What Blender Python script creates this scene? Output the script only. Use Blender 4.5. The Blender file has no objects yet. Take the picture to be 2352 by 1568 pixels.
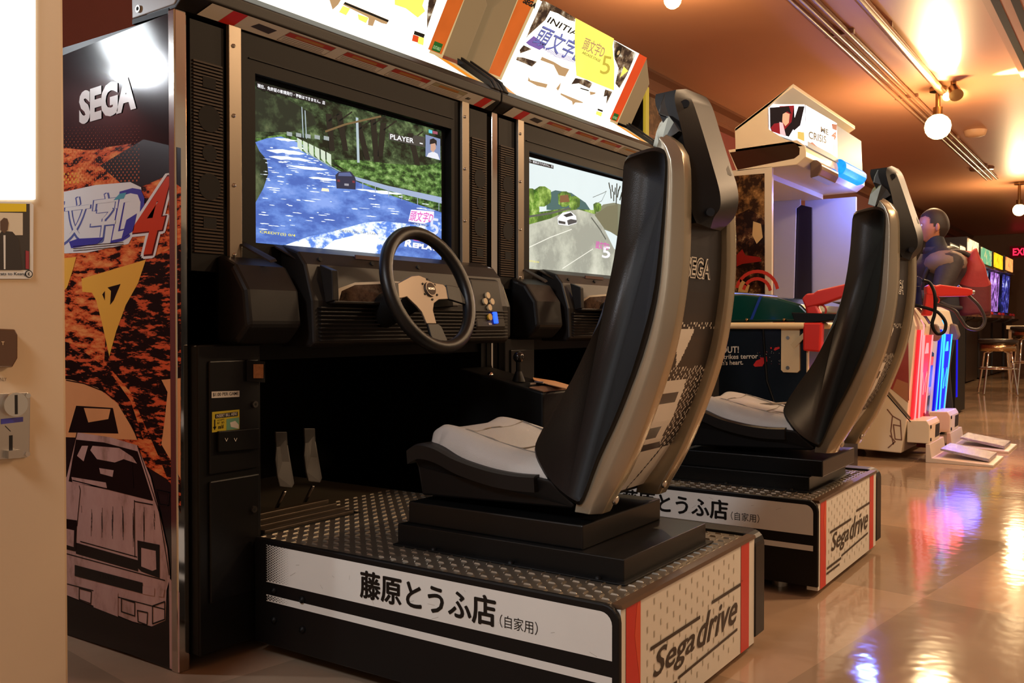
import bpy, bmesh, math, random
from mathutils import Vector, Matrix
random.seed(7)
S = bpy.context.scene
# ------------------------------------------------------------------ camera
F = 2128.7; YAW = math.radians(34.446); PIT = math.radians(-0.944); HC = 0.74
FW = Vector((math.cos(YAW)*math.cos(PIT), math.sin(YAW)*math.cos(PIT), math.sin(PIT)))
RT = Vector((math.sin(YAW), -math.cos(YAW), 0)); UP = RT.cross(FW)
CO = Vector((0, 0, HC))
cam = bpy.data.objects.new('camera', bpy.data.cameras.new('camera')); S.collection.objects.link(cam)
cam.matrix_world = Matrix.Translation(CO) @ Matrix((RT, UP, -FW)).transposed().to_4x4()
cam.data.sensor_width = 36; cam.data.lens = F/2352*36; cam.data.clip_start = .02
S.camera = cam
S.view_settings.view_transform = 'Standard'; S.view_settings.look = 'None'
S.view_settings.gamma = 1; S.view_settings.use_curve_mapping = False
S.view_settings.exposure = 0.35
# ------------------------------------------------------------------ world and room lights
W = bpy.data.worlds.new('world'); S.world = W; W.use_nodes = True
W.node_tree.nodes['Background'].inputs[0].default_value = (1.0, .66, .42, 1)
W.node_tree.nodes['Background'].inputs[1].default_value = .24

def area(name, loc, tgt, size, power, col):
    l = bpy.data.lights.new(name, 'AREA'); l.shape = 'DISK'; l.size = size; l.energy = power; l.color = col
    o = bpy.data.objects.new(name, l); S.collection.objects.link(o); o.location = loc
    o.rotation_euler = (Vector(tgt)-Vector(loc)).to_track_quat('-Z', 'Y').to_euler(); return o
WARM = (1.0, .68, .40)
area('warm_ceiling_lamp', (2.7, -1.5, 2.45), (2.0, .9, .5), .35, 16, (1, .66, .38))
area('warm_ceiling_lamp', (3.6, -.5, 2.45), (3.2, .6, 0), .3, 30, WARM)
area('warm_ceiling_lamp', (6.2, -.3, 2.45), (6.0, .3, 0), .3, 45, WARM)
area('warm_ceiling_lamp', (9.5, -.2, 2.45), (9.0, .3, 0), .3, 50, WARM)
area('cool_wall_lamp', (.55, 2.88, 1.64), (1.22, 1.8, .6), .12, 18, (.9, .95, 1.0))
area('cool_ceiling_lamp', (-.9, 1.0, 2.3), (1.6, 1.1, .7), .5, 26, (.88, .93, 1.0))

def pk(px, py, ax, val):
    d = RT*((px-1176)/F) + UP*(-(py-784)/F) + FW
    i = 'xyz'.index(ax)
    return CO + d*((val-CO[i])/d[i])
def cp(px, py, dep):
    return CO + (RT*((px-1176)/F) + UP*(-(py-784)/F) + FW)*dep
def tr(s, ox, oy, pts):
    return [(ox+x/s, oy+y/s) for x, y in pts]
# ------------------------------------------------------------------ materials
def lin(c):
    return tuple((v/12.92 if v <= .04045 else ((v+.055)/1.055)**2.4) for v in [q/255 for q in c]) + (1,)
MT = {}
def mat(n, c, rough=.5, metal=0, emit=0, spec=.5, bump=0, bscale=60, var=0, vscale=8, coat=0, ec=None):
    if n in MT: return MT[n]
    m = bpy.data.materials.new(n); m.use_nodes = True; nt = m.node_tree; b = nt.nodes['Principled BSDF']
    b.inputs['Base Color'].default_value = lin(c); b.inputs['Roughness'].default_value = rough
    b.inputs['Metallic'].default_value = metal; b.inputs['Specular IOR Level'].default_value = spec
    b.inputs['Coat Weight'].default_value = coat; b.inputs['Coat Roughness'].default_value = .08
    if emit:
        b.inputs['Specular IOR Level'].default_value = .12; b.inputs['Roughness'].default_value = max(rough, .55); b.inputs['Coat Weight'].default_value = 0
        b.inputs['Emission Color'].default_value = lin(ec or c); b.inputs['Emission Strength'].default_value = emit
        b.inputs['Base Color'].default_value = tuple(v*.1 for v in lin(c)[:3])+(1,)
    tc = nt.nodes.new('ShaderNodeTexCoord')
    if var or True:
        nz = nt.nodes.new('ShaderNodeTexNoise'); nz.inputs['Scale'].default_value = vscale; nz.inputs['Detail'].default_value = 5
        nt.links.new(tc.outputs['Object'], nz.inputs['Vector'])
        mx = nt.nodes.new('ShaderNodeMix'); mx.data_type = 'RGBA'
        a = lin(c); v = var or .04
        mx.inputs[6].default_value = tuple(max(0, q*(1-v)) for q in a[:3])+(1,)
        mx.inputs[7].default_value = tuple(min(1, q*(1+v)) for q in a[:3])+(1,)
        nt.links.new(nz.outputs[0], mx.inputs[0])
        nt.links.new(mx.outputs[2], b.inputs['Emission Color' if emit else 'Base Color'])
    if bump:
        n2 = nt.nodes.new('ShaderNodeTexNoise'); n2.inputs['Scale'].default_value = bscale; n2.inputs['Detail'].default_value = 3
        nt.links.new(tc.outputs['Object'], n2.inputs['Vector'])
        bp = nt.nodes.new('ShaderNodeBump'); bp.inputs['Strength'].default_value = bump; bp.inputs['Distance'].default_value = .01
        nt.links.new(n2.outputs[0], bp.inputs['Height']); nt.links.new(bp.outputs[0], b.inputs['Normal'])
    MT[n] = m; return m
def inkmat(n, c1, c2, c3, scale, thr, emit=0, stretch=(1, 1, 1), rough=.3, w=.06, thr2=.62, rot=0):
    """printed or displayed picture: noise thresholded into three inks"""
    if n in MT: return MT[n]
    m = mat(n, c1, rough, emit=emit); nt = m.node_tree; b = nt.nodes['Principled BSDF']
    tc = nt.nodes.new('ShaderNodeTexCoord'); mp = nt.nodes.new('ShaderNodeMapping'); mp.inputs['Scale'].default_value = stretch
    nz = nt.nodes.new('ShaderNodeTexNoise'); nz.inputs['Scale'].default_value = scale; nz.inputs['Detail'].default_value = 6
    nz.inputs['Roughness'].default_value = .65
    mp.inputs['Rotation'].default_value = (rot, 0, 0)
    nt.links.new(tc.outputs['Object'], mp.inputs[0]); nt.links.new(mp.outputs[0], nz.inputs['Vector'])
    cr = nt.nodes.new('ShaderNodeValToRGB'); e = cr.color_ramp.elements
    e[0].position = thr-w; e[0].color = lin(c1); e[1].position = thr+w; e[1].color = lin(c2)
    k = e.new(thr2+w); k.color = lin(c3)
    nt.links.new(nz.outputs[0], cr.inputs[0])
    nt.links.new(cr.outputs[0], b.inputs['Emission Color' if emit else 'Base Color'])
    return m
# ------------------------------------------------------------------ mesh builder
def fonttris(s, bold=0.0):
    cu = bpy.data.curves.new('t', 'FONT'); cu.body = s; cu.offset = bold; cu.resolution_u = 3
    o = bpy.data.objects.new('t', cu); S.collection.objects.link(o)
    dg = bpy.context.evaluated_depsgraph_get(); dg.update()
    me = bpy.data.meshes.new_from_object(o.evaluated_get(dg))
    vs = [(v.co.x, v.co.y) for v in me.vertices]; fs = [tuple(p.vertices) for p in me.polygons]
    bpy.data.objects.remove(o); bpy.data.curves.remove(cu); bpy.data.meshes.remove(me)
    return vs, fs
TX = {}
class MB:
    def __init__(s): s.v = []; s.f = []; s.mi = []; s.m = []; s.sm = []
    def mx(s, m):
        if m not in s.m: s.m.append(m)
        return s.m.index(m)
    def add(s, vs, fs, m, smooth=False):
        k = len(s.v); i = s.mx(m); s.v += [Vector(v) for v in vs]
        for f in fs: s.f.append([k+q for q in f]); s.mi.append(i); s.sm.append(smooth)
        return s
    def box(s, a, b, m, M=None):
        x0, y0, z0 = a; x1, y1, z1 = b
        vs = [Vector(p) for p in ((x0,y0,z0),(x1,y0,z0),(x1,y1,z0),(x0,y1,z0),(x0,y0,z1),(x1,y0,z1),(x1,y1,z1),(x0,y1,z1))]
        if M: vs = [M@v for v in vs]
        return s.add(vs, [(0,3,2,1),(4,5,6,7),(0,1,5,4),(1,2,6,5),(2,3,7,6),(3,0,4,7)], m)
    def prism(s, pts, d, m, m2=None, smooth=False):
        """pts: 3D outline, d: extrusion vector"""
        n = len(pts); pts = [Vector(p) for p in pts]; d = Vector(d)
        s.add(pts+[p+d for p in pts], [tuple(range(n)), tuple(range(2*n-1, n-1, -1))], m2 or m)
        s.add(pts+[p+d for p in pts], [(i, i+n, (i+1) % n+n, (i+1) % n) for i in range(n)], m, smooth)
        return s
    def yz(s, pts, x0, x1, m, m2=None): return s.prism([(x0, y, z) for y, z in pts], (x1-x0, 0, 0), m, m2)
    def tube(s, path, r, m, n=10, caps=True):
        path = [Vector(p) for p in path]; rs = r if isinstance(r, (list, tuple)) else [r]*len(path)
        vs = []; nrm = None
        for i, p in enumerate(path):
            t = (path[min(i+1, len(path)-1)]-path[max(i-1, 0)]).normalized()
            if nrm is None: nrm = t.orthogonal().normalized()
            nrm = (nrm - t*nrm.dot(t)).normalized(); b = t.cross(nrm)
            for k in range(n):
                a = 2*math.pi*k/n; vs.append(p+(nrm*math.cos(a)+b*math.sin(a))*rs[i])
        fs = [(i*n+k, i*n+(k+1) % n, (i+1)*n+(k+1) % n, (i+1)*n+k) for i in range(len(path)-1) for k in range(n)]
        s.add(vs, fs, m, True)
        if caps: s.add(vs[:n], [tuple(range(n-1, -1, -1))], m); s.add(vs[-n:], [tuple(range(n))], m)
        return s
    def cyl(s, a, b, r, m, n=20, r2=None): return s.tube([a, b], [r, r if r2 is None else r2], m, n)
    def lathe(s, prof, c, ax, m, n=24):
        ax = Vector(ax).normalized(); u = ax.orthogonal().normalized(); w = ax.cross(u); c = Vector(c); vs = []
        for r, h in prof:
            for k in range(n):
                a = 2*math.pi*k/n; vs.append(c+ax*h+(u*math.cos(a)+w*math.sin(a))*r)
        return s.add(vs, [(i*n+k, i*n+(k+1) % n, (i+1)*n+(k+1) % n, (i+1)*n+k) for i in range(len(prof)-1) for k in range(n)], m, True)
    def ball(s, c, r, m, n=16, sc=(1, 1, 1)):
        vs = []; 
        for i in range(n//2+1):
            t = math.pi*i/(n//2)
            for k in range(n):
                a = 2*math.pi*k/n; vs.append(Vector((c[0]+r*sc[0]*math.sin(t)*math.cos(a), c[1]+r*sc[1]*math.sin(t)*math.sin(a), c[2]+r*sc[2]*math.cos(t))))
        return s.add(vs, [(i*n+k, (i+1)*n+k, (i+1)*n+(k+1) % n, i*n+(k+1) % n) for i in range(n//2) for k in range(n)], m, True)
    def build(s, name, parent=None, bevel=0, seg=2, sub=0, sm=False, off=None):
        me = bpy.data.meshes.new(name)
        vs = [v-off for v in s.v] if off is not None else s.v
        me.from_pydata([tuple(v) for v in vs], [], s.f)
        for m in s.m: me.materials.append(m)
        me.polygons.foreach_set('material_index', s.mi); me.polygons.foreach_set('use_smooth', [bool(x or sm) for x in s.sm])
        me.validate()
        o = bpy.data.objects.new(name, me); S.collection.objects.link(o)
        if parent: o.parent = parent
        if bevel or sub:
            bm = bmesh.new(); bm.from_mesh(me); bmesh.ops.remove_doubles(bm, verts=bm.verts, dist=1e-5)
            bmesh.ops.recalc_face_normals(bm, faces=bm.faces); bm.to_mesh(me); bm.free()
        if bevel:
            b = o.modifiers.new('bevel', 'BEVEL'); b.width = bevel; b.segments = seg; b.limit_method = 'ANGLE'; b.angle_limit = math.radians(35)
            b.harden_normals = False
        if sub:
            b = o.modifiers.new('sub', 'SUBSURF'); b.levels = sub; b.render_levels = sub
        return o
class Sheet(MB):
    """a flat printed or lit surface: inks lie in layers a fraction of a millimetre apart"""
    def __init__(s, O, U, V, off=(0, 0, 0), N=None):
        super().__init__(); s.O = Vector(O); s.U = Vector(U).normalized(); s.V = Vector(V).normalized()
        s.N = Vector(N) if N else s.U.cross(s.V); s.off = Vector(off); s.L = 0
    def uvpx(s, p):
        d = RT*((p[0]-1176)/F) + UP*(-(p[1]-784)/F) + FW
        q = CO + d*((s.O-CO).dot(s.N)/d.dot(s.N)) - s.O
        return (q.dot(s.U), q.dot(s.V))
    def pt(s, p, L): return s.O - s.off + s.U*p[0] + s.V*p[1] + s.N*(.00025*L)
    def poly(s, pts, m, L=1): return s.add([s.pt(p, L) for p in pts], [tuple(range(len(pts)))], m)
    def pp(s, pts, m, L=1): return s.poly([s.uvpx(p) for p in pts], m, L)
    def stroke(s, pts, w, m, L=2):
        for i_, (a, b) in enumerate(zip(pts, pts[1:])):
            a = Vector(a); b = Vector(b); d = (b-a)
            if d.length < 1e-7: continue
            d.normalize(); n = Vector((-d.y, d.x))*w/2; e = d*w*.3
            s.poly([a-e+n, a-e-n, b+e-n, b+e+n], m, L+.35*(i_ % 2))
        return s
    def sp(s, pts, w, m, L=2): return s.stroke([s.uvpx(p) for p in pts], w, m, L)
    def disc(s, c, r, m, L=2, n=20, ry=None): return s.poly([(c[0]+r*math.cos(2*math.pi*k/n), c[1]+(ry or r)*math.sin(2*math.pi*k/n)) for k in range(n)], m, L)
    def txt(s, st, m, bl, br, tl, L=3, bold=0):
        key = (st, bold)
        if key not in TX: TX[key] = fonttris(st, bold)
        vs, fs = TX[key]
        if not vs: return s
        x0 = min(v[0] for v in vs); x1 = max(v[0] for v in vs); y0 = min(v[1] for v in vs); y1 = max(v[1] for v in vs)
        bl = Vector(bl); br = Vector(br); tl = Vector(tl)
        P = [bl+(br-bl)*((x-x0)/(x1-x0))+(tl-bl)*((y-y0)/(y1-y0)) for x, y in vs]
        return s.add([s.pt(p, L) for p in P], fs, m)
    def tp(s, st, m, bl, br, tl, L=3, bold=0): return s.txt(st, m, s.uvpx(bl), s.uvpx(br), s.uvpx(tl), L, bold)
def empty(name, loc, label, cat, group=None, rz=0):
    o = bpy.data.objects.new(name, None); S.collection.objects.link(o); o.location = loc; o.rotation_euler = (0, 0, rz)
    o.empty_display_size = .1
    o['label'] = label; o['category'] = cat
    if group: o['group'] = group
    return o
def tag(o, label, cat, group=None):
    o['label'] = label; o['category'] = cat
    if group: o['group'] = group
    return o
def struct(o): o['kind'] = 'structure'; return o
# ------------------------------------------------------------------ shared materials
black = mat('black_plastic', (16, 15, 15), .42, bump=.02, bscale=400, spec=.3)
blackd = mat('black_matte', (12, 12, 12), .5, spec=.2)
char = mat('charcoal_plastic', (28, 25, 23), .45, bump=.02, bscale=300, spec=.3)
vinyl = mat('black_vinyl', (34, 33, 31), .42, bump=.12, bscale=500)
vinylE = mat('piping_highlight', (70, 74, 78), .35)  # piping colour carries the grey-blue highlight along the wing edge
seatw = mat('silver_grey_vinyl', (180, 174, 166), .38, bump=.2, bscale=450)
rail = mat('champagne_metal_paint', (172, 162, 140), .24, metal=.6, var=.12, vscale=5, bump=.04, bscale=30)
steel = mat('brushed_steel', (200, 196, 188), .3, metal=1, var=.1)
chrome = mat('chrome', (225, 222, 215), .1, metal=1, bump=.03, bscale=12)
white = mat('white_print', (226, 224, 215), .35, var=.06, vscale=10)
red = mat('red_print', (206, 44, 36), .35)
ink = mat('black_ink', (14, 13, 12), .4)
cream = mat('cream_paint', (222, 208, 182), .4, var=.04)
greyw = mat('pale_grey_paint', (206, 206, 208), .4)
# ------------------------------------------------------------------ room
CZ = 2.54; YW = 2.95; XE = 20.5
def floor_mat():
    m = mat('polished_tile_floor', (150, 122, 92), .17, spec=.42); nt = m.node_tree; b = nt.nodes['Principled BSDF']
    tc = nt.nodes.new('ShaderNodeTexCoord'); mp = nt.nodes.new('ShaderNodeMapping')
    mp.inputs['Rotation'].default_value = (0, 0, math.radians(8)); nt.links.new(tc.outputs['Object'], mp.inputs[0])
    ck = nt.nodes.new('ShaderNodeTexChecker'); ck.inputs['Scale'].default_value = 1.15
    ck.inputs['Color1'].default_value = lin((170, 134, 98)); ck.inputs['Color2'].default_value = lin((150, 120, 88))
    nt.links.new(mp.outputs[0], ck.inputs['Vector'])
    nz = nt.nodes.new('ShaderNodeTexNoise'); nz.inputs['Scale'].default_value = 2.2; nz.inputs['Detail'].default_value = 8
    nt.links.new(tc.outputs['Object'], nz.inputs['Vector'])
    mx = nt.nodes.new('ShaderNodeMix'); mx.data_type = 'RGBA'; mx.blend_type = 'OVERLAY'; mx.inputs[0].default_value = .4
    nt.links.new(ck.outputs[0], mx.inputs[6]); nt.links.new(nz.outputs[0], mx.inputs[7])
    hs = nt.nodes.new('ShaderNodeHueSaturation'); hs.inputs['Saturation'].default_value = .8
    nt.links.new(mx.outputs[2], hs.inputs['Color'])
    nt.links.new(hs.outputs[0], b.inputs['Base Color'])
    n2 = nt.nodes.new('ShaderNodeTexNoise'); n2.inputs['Scale'].default_value = 22; n2.inputs['Detail'].default_value = 1
    bp = nt.nodes.new('ShaderNodeBump'); bp.inputs['Strength'].default_value = .16; bp.inputs['Distance'].default_value = .003
    nt.links.new(tc.outputs['Object'], n2.inputs['Vector']); nt.links.new(n2.outputs[0], bp.inputs['Height']); nt.links.new(bp.outputs[0], b.inputs['Normal'])
    mr = nt.nodes.new('ShaderNodeMapRange'); mr.inputs[3].default_value = .03; mr.inputs[4].default_value = .15
    nt.links.new(nz.outputs[0], mr.inputs[0]); nt.links.new(mr.outputs[0], b.inputs['Roughness'])
    return m
struct(MB().box((-1.5, -3, -.1), (XE, YW+.1, 0), floor_mat()).build('floor'))
struct(MB().box((-1.5, -3, CZ), (XE, YW+.1, CZ+.1), mat('brown_ceiling_paint', (200, 142, 108), .4, var=.05, vscale=3, bump=.02, bscale=8)).build('ceiling'))
struct(MB().box((-1.5, YW, 0), (XE, YW+.1, CZ), mat('dark_red_wall', (104, 32, 26), .7, var=.08, vscale=14, bump=.08, bscale=200)).build('wall_left'))
struct(MB().box((XE, -3, 0), (XE+.1, YW+.1, CZ), mat('brown_wall', (120, 84, 58), .6, var=.08)).build('wall_far'))
tm = mat('brown_trim_paint', (96, 56, 38), .3)
b = MB()
b.yz([(YW, CZ), (YW-.07, CZ), (YW-.07, CZ-.02), (YW-.03, CZ-.05), (YW-.03, CZ-.12), (YW-.045, CZ-.13), (YW-.045, CZ-.16), (YW, CZ-.18)], -1.5, XE, tm)
struct(b.build('trim_1'))
# ceiling pipes, grille, lamps
pipem = mat('painted_conduit', (150, 104, 74), .3)
def pipes(name, y, offs, x0, x1, r, label):
    b = MB()
    for o in offs: b.tube([(x0+i*(x1-x0)/12, y+o, CZ-r-.012) for i in range(13)], r, pipem, 8)
    for i in range(7):
        x = x0+.7+i*1.9
        if x < x1: b.box((x, y+min(offs)-.03, CZ-.03), (x+.03, y+max(offs)+.03, CZ-.002), pipem)
    return tag(b.build(name), label, 'ceiling pipe')
pipes('ceiling_conduit', 1.57, (-.06, 0, .05), 3.2, 12.5, .016, 'bundle of three thin brown conduits running along the ceiling left of the bare bulb')
pipes('ceiling_pipe', 1.29, (0,), 3.2, 7.6, .028, 'single thicker brown pipe that ends in the bright light patch on the ceiling')
b = MB()
gm = mat('grille_dark', (30, 20, 14), .8); gw = mat('grille_pale', (190, 140, 108), .5)
b.box((3.5, .28, CZ-.03), (8.2, .76, CZ-.001), gw)
for i in range(5): b.box((3.5, .68-i*.09, CZ-.034), (8.15, .72-i*.09, CZ-.029), gm)
tag(b.build('ceiling_grille'), 'long slatted air grille in the ceiling at the top right corner', 'air grille')
b = MB(); p = pk(2240, 300, 'z', CZ)
b.lathe([(0, -.06), (.05, -.058), (.085, -.045), (.095, -.02), (.1, 0)], p, (0, 0, 1), mat('smoke_plastic', (214, 170, 130), .5))
tag(b.build('smoke_detector'), 'round pale smoke detector on the ceiling right of the glowing bulb', 'smoke detector')
b = MB(); p = pk(2255, 385, 'z', CZ)
b.lathe([(0, -.03), (.12, -.028), (.13, -.014), (.13, 0)], p, (0, 0, 1), pipem)
tag(b.build('ceiling_plate'), 'flat round brown cover plate on the ceiling below the smoke detector', 'ceiling plate')
bulbm = mat('lit_bulb', (255, 214, 130), .3, emit=14, ec=(255, 196, 96))
brass = mat('brass_metal', (150, 120, 80), .25, metal=1)
def lamp(px, py, dep, R, label, e, patch):
    c = cp(px, py, dep); t = empty('ceiling_lamp', (c.x, c.y, CZ), label, 'lamp', 'bare bulb lamps along the ceiling')
    o = t.location
    MB().ball((c-o), R, bulbm).build('bulb', t)
    MB().cyl((0, 0, -.004), (0, 0, -.03), .06, brass).cyl((0, 0, -.03), (c-o)+Vector((0, 0, R*.8)), .018, brass).cyl((c-o)+Vector((0, 0, R+.05)), (c-o)+Vector((0, 0, R*.6)), .035, brass).build('lamp_holder', t)
    l = bpy.data.lights.new('bulb_light', 'POINT'); l.energy = e; l.color = (1, .70, .36); l.shadow_soft_size = R
    lo = bpy.data.objects.new('bulb_light', l); S.collection.objects.link(lo); lo.location = c-Vector((0, 0, R+.03))
    return t
lamp(2154, 291, 7.0, .095, 'big glowing warm bulb hanging below the ceiling, nearest of the lamps', 75, 1)
lamp(2341, 482, 11.6, .075, 'smaller glowing round bulb far off at the right edge below the ceiling', 60, 0)
lamp(1545, 0, 4.75, .045, 'small bulb just peeking in at the top edge of the picture', 22, 0)
# spotlight fixture throwing beams along the ceiling
p = pk(2190, 215, 'z', CZ-.09)
t = empty('spotlight', (p.x, p.y, CZ), 'small clear spotlight head on the ceiling throwing a bright patch', 'lamp')
MB().cyl((0, 0, 0), (0, 0, -.05), .02, brass).cyl((0, 0, -.05), (-.07, -.03, -.12), .035, brass, r2=.05).build('lamp_head', t)
MB().ball((.03, .05, -.1), .03, bulbm).build('bulb', t)
for dx, dy, up_, ang, e in ((-1, .02, .27, 30, 420), (-.12, -1, .30, 32, 420), (.7, .1, .3, 30, 120), (-.75, .1, .8, 70, 90)):
    l = bpy.data.lights.new('spot_beam', 'SPOT'); l.energy = e; l.color = (1, .72, .30); l.spot_size = math.radians(ang); l.spot_blend = .8; l.shadow_soft_size = .02
    lo = bpy.data.objects.new('spot_beam', l); S.collection.objects.link(lo)
    lo.location = (p.x+dx*.06, p.y+dy*.06, CZ-.14); lo.rotation_euler = Vector((dx, dy, up_)).to_track_quat('-Z', 'Y').to_euler()
# exit sign
em = mat('exit_red', (255, 30, 60), .4, emit=2.2); ed = mat('exit_dark', (90, 8, 12), .4, emit=.35)
c = cp(2345, 577, 17.9)
t = empty('exit_sign', (XE-.03, c.y, c.z), 'red glowing EXIT sign on the far brown wall', 'sign')
MB().box((-.03, -.2, -.11), (.03, .2, .11), ed).build('sign_box', t)
sh = Sheet((-.031, .2, -.11), (0, -1, 0), (0, 0, 1))
sh.txt('EXIT', em, (.05, .04), (.35, .04), (.05, .18), 2, .03); sh.build('lettering', t)
# wall poster
sh = Sheet((3.4, YW-.012, 1.0), (1, 0, 0), (0, 0, 1))
pc = [sh.uvpx(q) for q in ((1482, 202), (1548, 236), (1548, 330), (1482, 330))]
t = empty('wall_poster', (sh.O.x+pc[0][0], YW, sh.O.z+pc[2][1]), 'dim framed poster on the red wall beside the nearest seat head', 'poster')
w_ = pc[1][0]-pc[0][0]; h_ = pc[0][1]-pc[2][1]
MB().box((-.02, -.02, -.02), (w_+.02, 0, h_+.02), tm).build('frame', t)
s2 = Sheet((0, -.0205, 0), (1, 0, 0), (0, 0, 1)); s2.poly([(0, 0), (w_, 0), (w_, h_), (0, h_)], inkmat('poster_ink', (44, 40, 38), (84, 74, 66), (150, 120, 96), 5, .45, rough=.2), 0)
s2.disc((w_*.7, h_*.42), .09, mat('poster_disc', (150, 118, 90), .3), 1); s2.build('print', t)
# white lightbox on the wall beyond the left machine (off frame, mirrored by the glossy side panel)
t = empty('wall_lightbox', (.56, YW, 1.72), 'round white glowing wall light behind the cream machine', 'lamp')
MB().cyl((0, -.005, 0), (0, -.06, 0), .12, steel).build('housing', t)
MB().lathe([(0, .05), (.06, .04), (.09, .02), (.10, 0)], (0, -.06, 0), (0, -1, 0), mat('white_glow', (236, 244, 250), .3, emit=9)).build('diffuser', t)
# ------------------------------------------------------------------ cream vending machine at the left edge
MY = 1.46
mr = pk(153, 784, 'y', MY).x
t = empty('vending_machine', (mr-.9, MY, 0), 'cream painted vending machine with bright white display at the left edge', 'vending machine')
ox = t.location
vm = mat('beige_machine_paint', (214, 190, 156), .38, var=.03, vscale=3)
MB().box((0, 0, .02), (.9, .55, 2.2), vm).build('body', t, bevel=.006)
def yrect(b, y, pts, dep, m, off):   # outline in pixels on plane y, extruded towards the viewer
    P = [pk(px, py, 'y', y)-off for px, py in pts]
    return b.prism(P, (0, -dep, 0), m)
b = MB(); yrect(b, MY, [(-60, -60), (78, -60), (78, 458), (-60, 458)], .004, mat('white_display', (244, 250, 252), .3, emit=3.2), ox)
b.build('display', t)
sh = Sheet((mr-.9, MY-.002, 0), (1, 0, 0), (0, 0, 1), off=ox)
sh.pp([(-50, 462), (70, 464), (77, 470), (76, 634), (70, 640), (-50, 640)], white, 0)
sh.pp([(-50, 466), (68, 468), (68, 620), (-50, 618)], mat('sample_photo_dark', (66, 60, 54), .3), 1)
sh.pp([(-50, 466), (60, 468), (60, 486), (-50, 486)], mat('sample_yellow', (240, 210, 40), .3), 2)
sh.pp([(-50, 487), (52, 489), (52, 540), (-50, 540)], mat('sample_cream', (226, 214, 186), .3), 2)
sk = mat('sample_skin', (92, 66, 50), .4); cl = mat('sample_clothes', (48, 42, 40), .4)
sh.pp([(-12, 620), (-8, 545), (4, 530), (28, 532), (42, 548), (50, 620)], cl, 3)
sh.pp([(0, 528), (0, 508), (8, 500), (16, 502), (19, 512), (17, 528), (9, 536)], sk, 4)
sh.pp([(7, 540), (12, 540), (12, 618), (8, 618)], white, 4)
sh.pp([(58, 575), (66, 577), (66, 618), (58, 617)], mat('sample_red', (160, 50, 60), .4), 4)
sh.tp('rats to Keang', ink, (-3, 634), (60, 634), (-3, 625), 3, .01)
sh.disc(sh.uvpx((66, 629)), .006, ink, 3); sh.disc(sh.uvpx((66, 629)), .0045, white, 4); sh.tp('K', ink, (63, 633), (69, 633), (63, 625), 5, .03)
sh.build('sample_sticker', t)
sh = Sheet((mr-.9, MY-.001, 0), (1, 0, 0), (0, 0, 1), off=ox)
sh.tp('NLY', mat('faded_ink', (96, 74, 54), .5), (0, 875), (15, 875), (0, 867), 1)
sh.build('lettering', t)
b = MB(); yrect(b, MY, [(-20, 754), (26, 756), (32, 768), (32, 822), (20, 843), (-20, 843)], .012, mat('smoked_brown_plastic', (92, 62, 40), .15, coat=.5), ox)
b.build('button_cover', t, bevel=.002)
sh = Sheet((mr-.9, MY-.0124, 0), (1, 0, 0), (0, 0, 1), off=ox)
sh.tp('T', mat('button_letter', (226, 196, 150), .5), (3, 792), (10, 792), (3, 784), 1, .02); sh.build('button_letter', t)
b = MB(); yrect(b, MY, [(-60, 905), (60, 900), (67, 908), (65, 1044), (58, 1050), (-60, 1060)], .004, steel, ox)
cp0 = b.build('coin_plate', t, bevel=.001)
b = MB(); q = pk(28, 928, 'y', MY)-ox
b.cyl(q+Vector((0, -.003, 0)), q+Vector((0, -.012, 0)), .0185, chrome, 24); b.box(q+Vector((-.002, -.0128, -.015)), q+Vector((.002, -.0118, .015)), ink)
b.build('return_knob', cp0)
sh = Sheet((mr-.9, MY-.0042, 0), (1, 0, 0), (0, 0, 1), off=ox)
sh.pp([(2, 962), (53, 957), (53, 968), (2, 974)], mat('blue_sticker', (70, 66, 150), .4), 1)
sh.pp([(21, 1000), (29, 999), (29, 1034), (21, 1035)], ink, 1)
sh.sp([(12, 978), (24, 990)], .001, ink, 1)
sh.build('coin_slot', cp0)
b = MB(); yrect(b, MY-.004, [(12, 1034), (40, 1031), (40, 1050), (12, 1052)], .01, steel, ox); b.build('slot_guard', cp0)
for px, py in ((60, 908), (59, 1042)):
    q = pk(px, py, 'y', MY)-ox; MB().cyl(q+Vector((0, -.003, 0)), q+Vector((0, -.0065, 0)), .004, chrome, 10).build('screw', cp0)

# ------------------------------------------------------------------ driving game cabinets
X0, Y0, UW = 1.22, 1.70, 1.147
spk = mat('speaker_grille_brown', (66, 53, 42), .5, spec=.2)
hole = mat('speaker_hole', (10, 10, 10), .8)
bez = mat('bezel_black', (18, 16, 15), .5, bump=.02, bscale=300, spec=.15)
mwhite = mat('marquee_lit_white', (255, 250, 232), .4, emit=2.3)
mcream = mat('marquee_cream', (236, 200, 140), .4, emit=.55)
morange = mat('marquee_orange', (224, 106, 36), .4, emit=.6, var=.3, vscale=9)
mred = mat('marquee_red', (232, 76, 26), .4, emit=.68, var=.2, vscale=9)
myel = mat('marquee_yellow', (240, 222, 96), .4, emit=1.05, var=.12, vscale=12)
mink = inkmat('marquee_ink', (58, 40, 30), (150, 120, 90), (255, 246, 220), 26, .5, emit=.7)
mtan = mat('marquee_tan_ink', (176, 140, 98), .4, emit=.9)
mblk = mat('marquee_black_ink', (40, 32, 22), .4, emit=.3)
mblue = mat('marquee_blue', (104, 108, 170), .4, emit=.9, var=.3, vscale=30)
mpur = mat('marquee_purple', (120, 92, 160), .4, emit=.9)
green = mat('green_label', (52, 128, 50), .4, emit=.35)
SE = .95  # screen brightness
def sm(n, c, e=SE): return mat('screen_'+n, c, .3, emit=e)
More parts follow.
